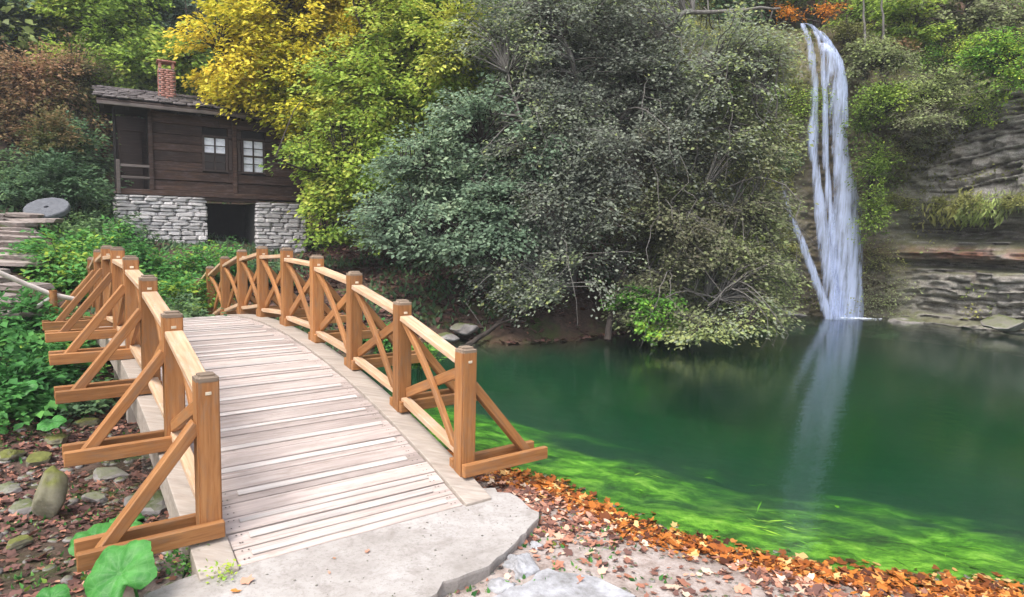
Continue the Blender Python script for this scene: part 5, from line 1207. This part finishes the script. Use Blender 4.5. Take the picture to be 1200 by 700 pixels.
# shoreline band: wet orange leaves right at and just under the water
P, d_, r = scatter_ground(90000, (-.6, 6.5, 2.9, 6.2), 2, lambda X, Y, Z, d, r: (np.abs(d - .0) < .75) & ~in_slab(X, Y))
w = np.exp(-((d_ - .02 - .10 * (fbm(P * 1.5, 5, 3) - .5)) / .17) ** 2); k = r.random(len(P)) < w * .62 * (.35 + 1.3 * fbm(P * 3.1, 19, 3)); P = P[k]
P[:, 2] += .008; litter('shore_leaves', P, .037, r, 'shore', .40, .32, 'wet orange and yellow leaves washed along the near waterline')
P, d_, r = scatter_ground(42000, (-.6, 6.5, 1.6, 6.0), 3, lambda X, Y, Z, d, r: (d > .12) & (d < 2.4) & ~in_slab(X, Y))
w = .8 * np.exp(-d_ / 1.0) * (0.25 + 1.5 * np.clip(fbm(P * 2.2, 15, 3) - .38, 0, 1) * 3); k = r.random(len(P)) < w; P = P[k]; P[:, 2] += .008
litter('bank_leaves', P, .036, r, 'fallen', .50, .28, 'pinkish brown dry leaves scattered over the near bank')
P, d_, r = scatter_ground(46000, (-7.5, -1.2, 3.4, 9.5), 4, lambda X, Y, Z, d, r: (d > -.5) & ~in_slab(X, Y) & (fbm(np.column_stack([X, Y, 0 * X]) * 1.4, 22, 3) > .36))
P[:, 2] += .008; k = r.random(len(P)) < np.where(P[:, 1] < 4.4, .22, .6); P = P[k]
litter('gully_leaves', P, .034, r, 'fallen', .24, .22, 'brown leaf litter under and left of the bridge')
P, d_, r = scatter_ground(16000, (-5.5, 3.5, 11.5, 19), 6, lambda X, Y, Z, d, r: (d > .02))
P[:, 2] += .01; litter('far_bank_leaves', P, .06, r, 'fallen', .15, .15, 'dull brown leaves covering the shaded far bank')
# pebbles
P, d_, r = scatter_ground(2600, (-1.0, 6.5, 1.8, 6.0), 7, lambda X, Y, Z, d, r: (d > -.3) & (d < 2.5) & ~in_slab(X, Y))
bm = bmesh.new(); bmesh.ops.create_icosphere(bm, subdivisions=1, radius=1); IV = np.array([v.co[:] for v in bm.verts]); IF = np.array([[v.index for v in f.verts] for f in bm.faces]); bm.free()
def pebbles(name, P, s0, s1, r, mat, label):
    n = len(P); S_ = r.uniform(s0, s1, (n, 1, 1)) * r.uniform(.6, 1.2, (n, 1, 3)) * np.array([1, 1, .6]); V = IV[None] * (1 + r.normal(0, .12, (n, len(IV), 1))) * S_ + P[:, None]
    F_ = (np.arange(n)[:, None, None] * len(IV) + IF[None]).reshape(-1, 3)
    o = link(name, mesh_np(name, V.reshape(-1, 3), F_), mat); tag(o, label, 'pebbles', None, 'stuff')
pebbles('pebbles', P, .008, .028, r, MAT['grey_rock'], 'small grey pebbles strewn over the near bank')
P, d_, r = scatter_ground(1500, (-7, -1.2, 3.4, 9), 8, lambda X, Y, Z, d, r: (d > -.3) & ~in_slab(X, Y))
pebbles('gully_pebbles', P, .015, .06, r, MAT['grey_rock'], 'grey stones and pebbles among the leaves left of the bridge')
# algae streaming over the shallow bed
P, d_, r = scatter_ground(3500, (-1.2, 7.5, 3.2, 8.0), 9, lambda X, Y, Z, d, r: (d < -.22) & (d > -3.0) & (fbm(np.column_stack([X * .9, Y * 1.8, 0 * X]), 52, 4) > .47 + .10 * np.clip(-d - .4, 0, 3)))
n_ = len(P); flow = np.column_stack([np.full(n_, .85), np.full(n_, -.42), np.zeros(n_)]) + r.normal(0, .42, (n_, 3)) * [1, 1, .15]; flow /= np.linalg.norm(flow, axis=1)[:, None]
L_ = r.uniform(.05, .17, n_); P[:, 2] += r.uniform(-.005, .035, n_); V, F_ = leaf_quads(P, L_, L_ * .085, flow, np.tile([0, 0, 1.0], (n_, 1)) + rand_unit(n_, r) * .3, .05); V[:, 2] = np.minimum(V[:, 2], -.012)
o = link('algae', mesh_np('algae', V, F_, np.repeat(np.clip(.32 + (fbm(P * 1.6, 61, 3) - .5) * 2.2 + r.normal(0, .10, n_), 0, 1), 4)), LM['algae']); tag(o, 'bright green algae streaming over the shallow bed of the pool', 'algae', None, 'stuff')
P, d_, r = scatter_ground(1500, (-.5, 7.5, 3.4, 8.0), 10, lambda X, Y, Z, d, r: (d < -.2) & (d > -2.6) & (fbm(np.column_stack([X, Y, 0 * X]) * 1.3, 55, 3) > .52))
P[:, 2] += .03; litter('sunken_leaves', P[:7], .03, r, 'algae', .6, .15, 'pale yellowish leaves lying on the green bed under water')
# moss and small weeds on the near bank
P, d_, r = scatter_ground(20000, (-7.5, 3.5, 2.6, 9.0), 13, lambda X, Y, Z, d, r: (d > .15) & ~in_slab(X, Y) & (fbm(np.column_stack([X, Y, 0 * X]) * 2.2, 92, 3) > np.where(X < -1.6, .47, .57)) & ((X < -1.6) | (Y < 4.9)))
dr = rand_unit(len(P), r); dr[:, 2] = np.abs(dr[:, 2]) + .7; dr /= np.linalg.norm(dr, axis=1)[:, None]
L_ = r.uniform(.02, .06, len(P)); V, F_ = leaf_quads(P - [0, 0, .01], L_, L_ * .5, dr, rand_unit(len(P), r))
o = link('ground_weeds', mesh_np('ground_weeds', V, F_, np.repeat(np.clip(r.normal(.5, .2, len(P)), 0, 1), 4)), LM['nettle']); tag(o, 'tiny green weeds dotted over the near ground', 'weeds', None, 'stuff')

# single leaves that can be pointed at
def one_leaf(px, py, z, size, lm_, tint, label, seed):
    p = atz(px, py, z) if z is not None else on_ground(px, py); r = np.random.default_rng(seed)
    o = litter('fallen_leaf', np.array([[0, 0, .004]]), size, r, lm_, tint, .02, None, .12, .3); o.location = p; tag(o, label, 'leaf')
one_leaf(430, 647, ZS + .004, .055, 'fallen', .72, 'brown curled leaf lying alone near the middle of the concrete slab', 1)
one_leaf(392, 655, ZS + .004, .035, 'shore', .6, 'small orange leaf scrap left of the curled leaf on the slab', 2)
one_leaf(386, 672, ZS + .004, .028, 'fallen', .8, 'tiny pale leaf scrap below the orange scrap on the slab', 3)
one_leaf(290, 682, ZS + .004, .05, 'fallen', .78, 'pinkish leaf beside the left bridge foot next to the green sprig', 4)
one_leaf(276, 694, ZS + .004, .04, 'shore', .75, 'peach coloured leaf at the slab edge by the left bridge foot', 5)
one_leaf(268, 577, .3, .03, 'fallen', .55, 'small brown leaf on the deck planks beside the nearest left post', 6)
one_leaf(735, 655, None, .07, 'fallen', .88, 'large pale peach leaf on the near bank right of the lower footing', 7)
one_leaf(660, 640, None, .065, 'shore', .25, 'reddish leaf on the near bank right of the slab corner', 8)
one_leaf(790, 690, None, .07, 'fallen', .92, 'large whitish leaf at the bottom of the photo on the near bank', 9)

# ------------------------------------------------------------------ butterbur plants
m, nt, b = mat_new('butterbur'); v = coords(nt, (1, 1, 1), rnd=True); n1 = noise(nt, v, 9, 5, .6)
vr = nt.nodes.new('ShaderNodeTexVoronoi'); vr.feature = 'DISTANCE_TO_EDGE'; vr.inputs['Scale'].default_value = 26; nt.links.new(v, vr.inputs['Vector'])
r1 = ramp(nt, [(0.3, (0.035, 0.17, 0.03)), (0.7, (0.085, 0.30, 0.06))], n1); c = mix(nt, maprange(nt, vr.outputs['Distance'], 0, .07, .22, 0), r1.outputs[0], (0.20, 0.42, 0.14))
nt.links.new(c, b.inputs['Base Color']); b.inputs['Roughness'].default_value = .5; bump(nt, b, vr.outputs['Distance'], .6, .006)
tr_ = nt.nodes.new('ShaderNodeBsdfTranslucent'); nt.links.new(c, tr_.inputs['Color']); ms = nt.nodes.new('ShaderNodeMixShader'); ms.inputs[0].default_value = .25
nt.links.new(b.outputs[0], ms.inputs[1]); nt.links.new(tr_.outputs[0], ms.inputs[2]); nt.links.new(ms.outputs[0], nt.nodes['Material Output'].inputs['Surface']); MAT['butterbur'] = m
def butterbur(c, R_, label, seed, tilt=(0.35, 0.1), h=.22):
    r = np.random.default_rng(seed); c = Vector(c); root = tag(empty('butterbur_leaf', tuple(c)), label, 'leaf')
    nr, na = 8, 56; V = [(0, 0, -.03 * R_ * 4)]; 
    for i in range(1, nr + 1):
        for k_ in range(na):
            a_ = 2 * math.pi * k_ / na; f = i / nr
            notch = 1 - .55 * math.exp(-((a_ - math.pi) / .28) ** 2)
            lob = 1 + (.05 * math.sin(5 * a_ + seed) + .03 * math.sin(11 * a_ + 2 * seed) + .015 * math.sin(29 * a_)) * f
            rr_ = R_ * f * (notch * f + (1 - f)) * lob
            zf = R_ * (.22 * f * f - .30 * f ** 4 + .06 * f * math.sin(7 * a_ + seed) + .05 * f * f * math.sin(3 * a_))
            V.append((rr_ * math.cos(a_), rr_ * math.sin(a_), zf))
    F_ = [(0, 1 + k_, 1 + (k_ + 1) % na) for k_ in range(na)]
    F4 = [(1 + (i - 1) * na + k_, 1 + i * na + k_, 1 + i * na + (k_ + 1) % na, 1 + (i - 1) * na + (k_ + 1) % na) for i in range(1, nr) for k_ in range(na)]
    me = bpy.data.meshes.new('leaf_blade'); me.from_pydata(V, [], F_ + F4)
    for p_ in me.polygons: p_.use_smooth = True
    me.transform(Matrix.Rotation(1.7 + .5 * seed, 4, 'Z'))
    link('leaf_blade', me, MAT['butterbur'], root, (0, 0, 0), (tilt[0], tilt[1], 0))
    g0 = gz(c.x + .05, c.y + .1) - c.z
    V, Fq = tube_np(np.array([(.05, .1, g0 - .03), (.04, .06, g0 * .4), (0, 0, -.02)]), [.009, .008, .006], 6); link('stalk', mesh_np('stalk', V, Fq, smooth=True), MAT['butterbur'], root)
    return root
butterbur(at(140, 672, 3.32), .185, 'large round green butterbur leaf in front of the nearest left outrigger', 1, (0.75, -.15))
butterbur(at(60, 700, 3.3), .085, 'smaller green butterbur leaf at the bottom left edge of the photo', 2, (0.4, .1))
butterbur(at(112, 632, 4.15), .15, 'green butterbur leaf behind the nearest left outrigger', 3, (0.35, .1))
butterbur(at(150, 612, 4.4), .12, 'pale green butterbur leaf half hidden by the nearest brace', 4, (0.3, .2))
butterbur(at(50, 470, 6.6), .16, 'round green butterbur leaf among the nettles left of the third outrigger', 5, (0.45, .1))
butterbur(at(25, 455, 6.4), .14, 'round green butterbur leaf at the left edge among the nettles', 6, (0.5, -.1))
butterbur(at(60, 495, 6.2), .12, 'lowest round butterbur leaf below the nettles', 7, (0.35, .0))
bush('sprig', 'tiny bright green sprig growing at the left bridge foot', tuple(atz(262, 681, .10)), (.045, .04, .03), 'bright', .022, 14, 601, 'plant', tint=.6, nl=12)
bush('sprig', 'small green plant behind the left bridge foot plate', tuple(atz(222, 668, .06)), (.06, .06, .07), 'nettle', .03, 16, 602, 'plant', tint=.6, nl=14)

# grit and crumbs on the slab
n_ = 160; r = np.random.default_rng(31); X = r.uniform(-1.9, .25, n_); Y = r.uniform(3.2, 4.8, n_); k = in_slab(X, Y); P = np.column_stack([X, Y, np.full(n_, ZS + .001)])[k]
pebbles('slab_grit', P, .003, .010, r, MAT['grey_rock'], 'grit and tiny crumbs scattered on the concrete slab')


# thin veil of scatter over the whole scene, added to lift the shadows
bm = bmesh.new(); bmesh.ops.create_cube(bm, size=1)
for v_ in bm.verts: v_.co = Vector((-90 if v_.co.x < 0 else 100, -60 if v_.co.y < 0 else 110, -4.5 if v_.co.z < 0 else 75))
me = bpy.data.meshes.new('shadow_lift_haze'); bm.to_mesh(me); bm.free()
m = bpy.data.materials.new('shadow_lift_haze'); m.use_nodes = True; nt = m.node_tree
for n_ in list(nt.nodes): nt.nodes.remove(n_)
out = nt.nodes.new('ShaderNodeOutputMaterial'); pv = nt.nodes.new('ShaderNodeVolumePrincipled'); pv.inputs['Color'].default_value = (0.86, 0.90, 0.95, 1); pv.inputs['Density'].default_value = 0.0016
nt.links.new(pv.outputs[0], out.inputs['Volume']); hz = link('shadow_lift_haze', me, m); hz['kind'] = 'stuff'
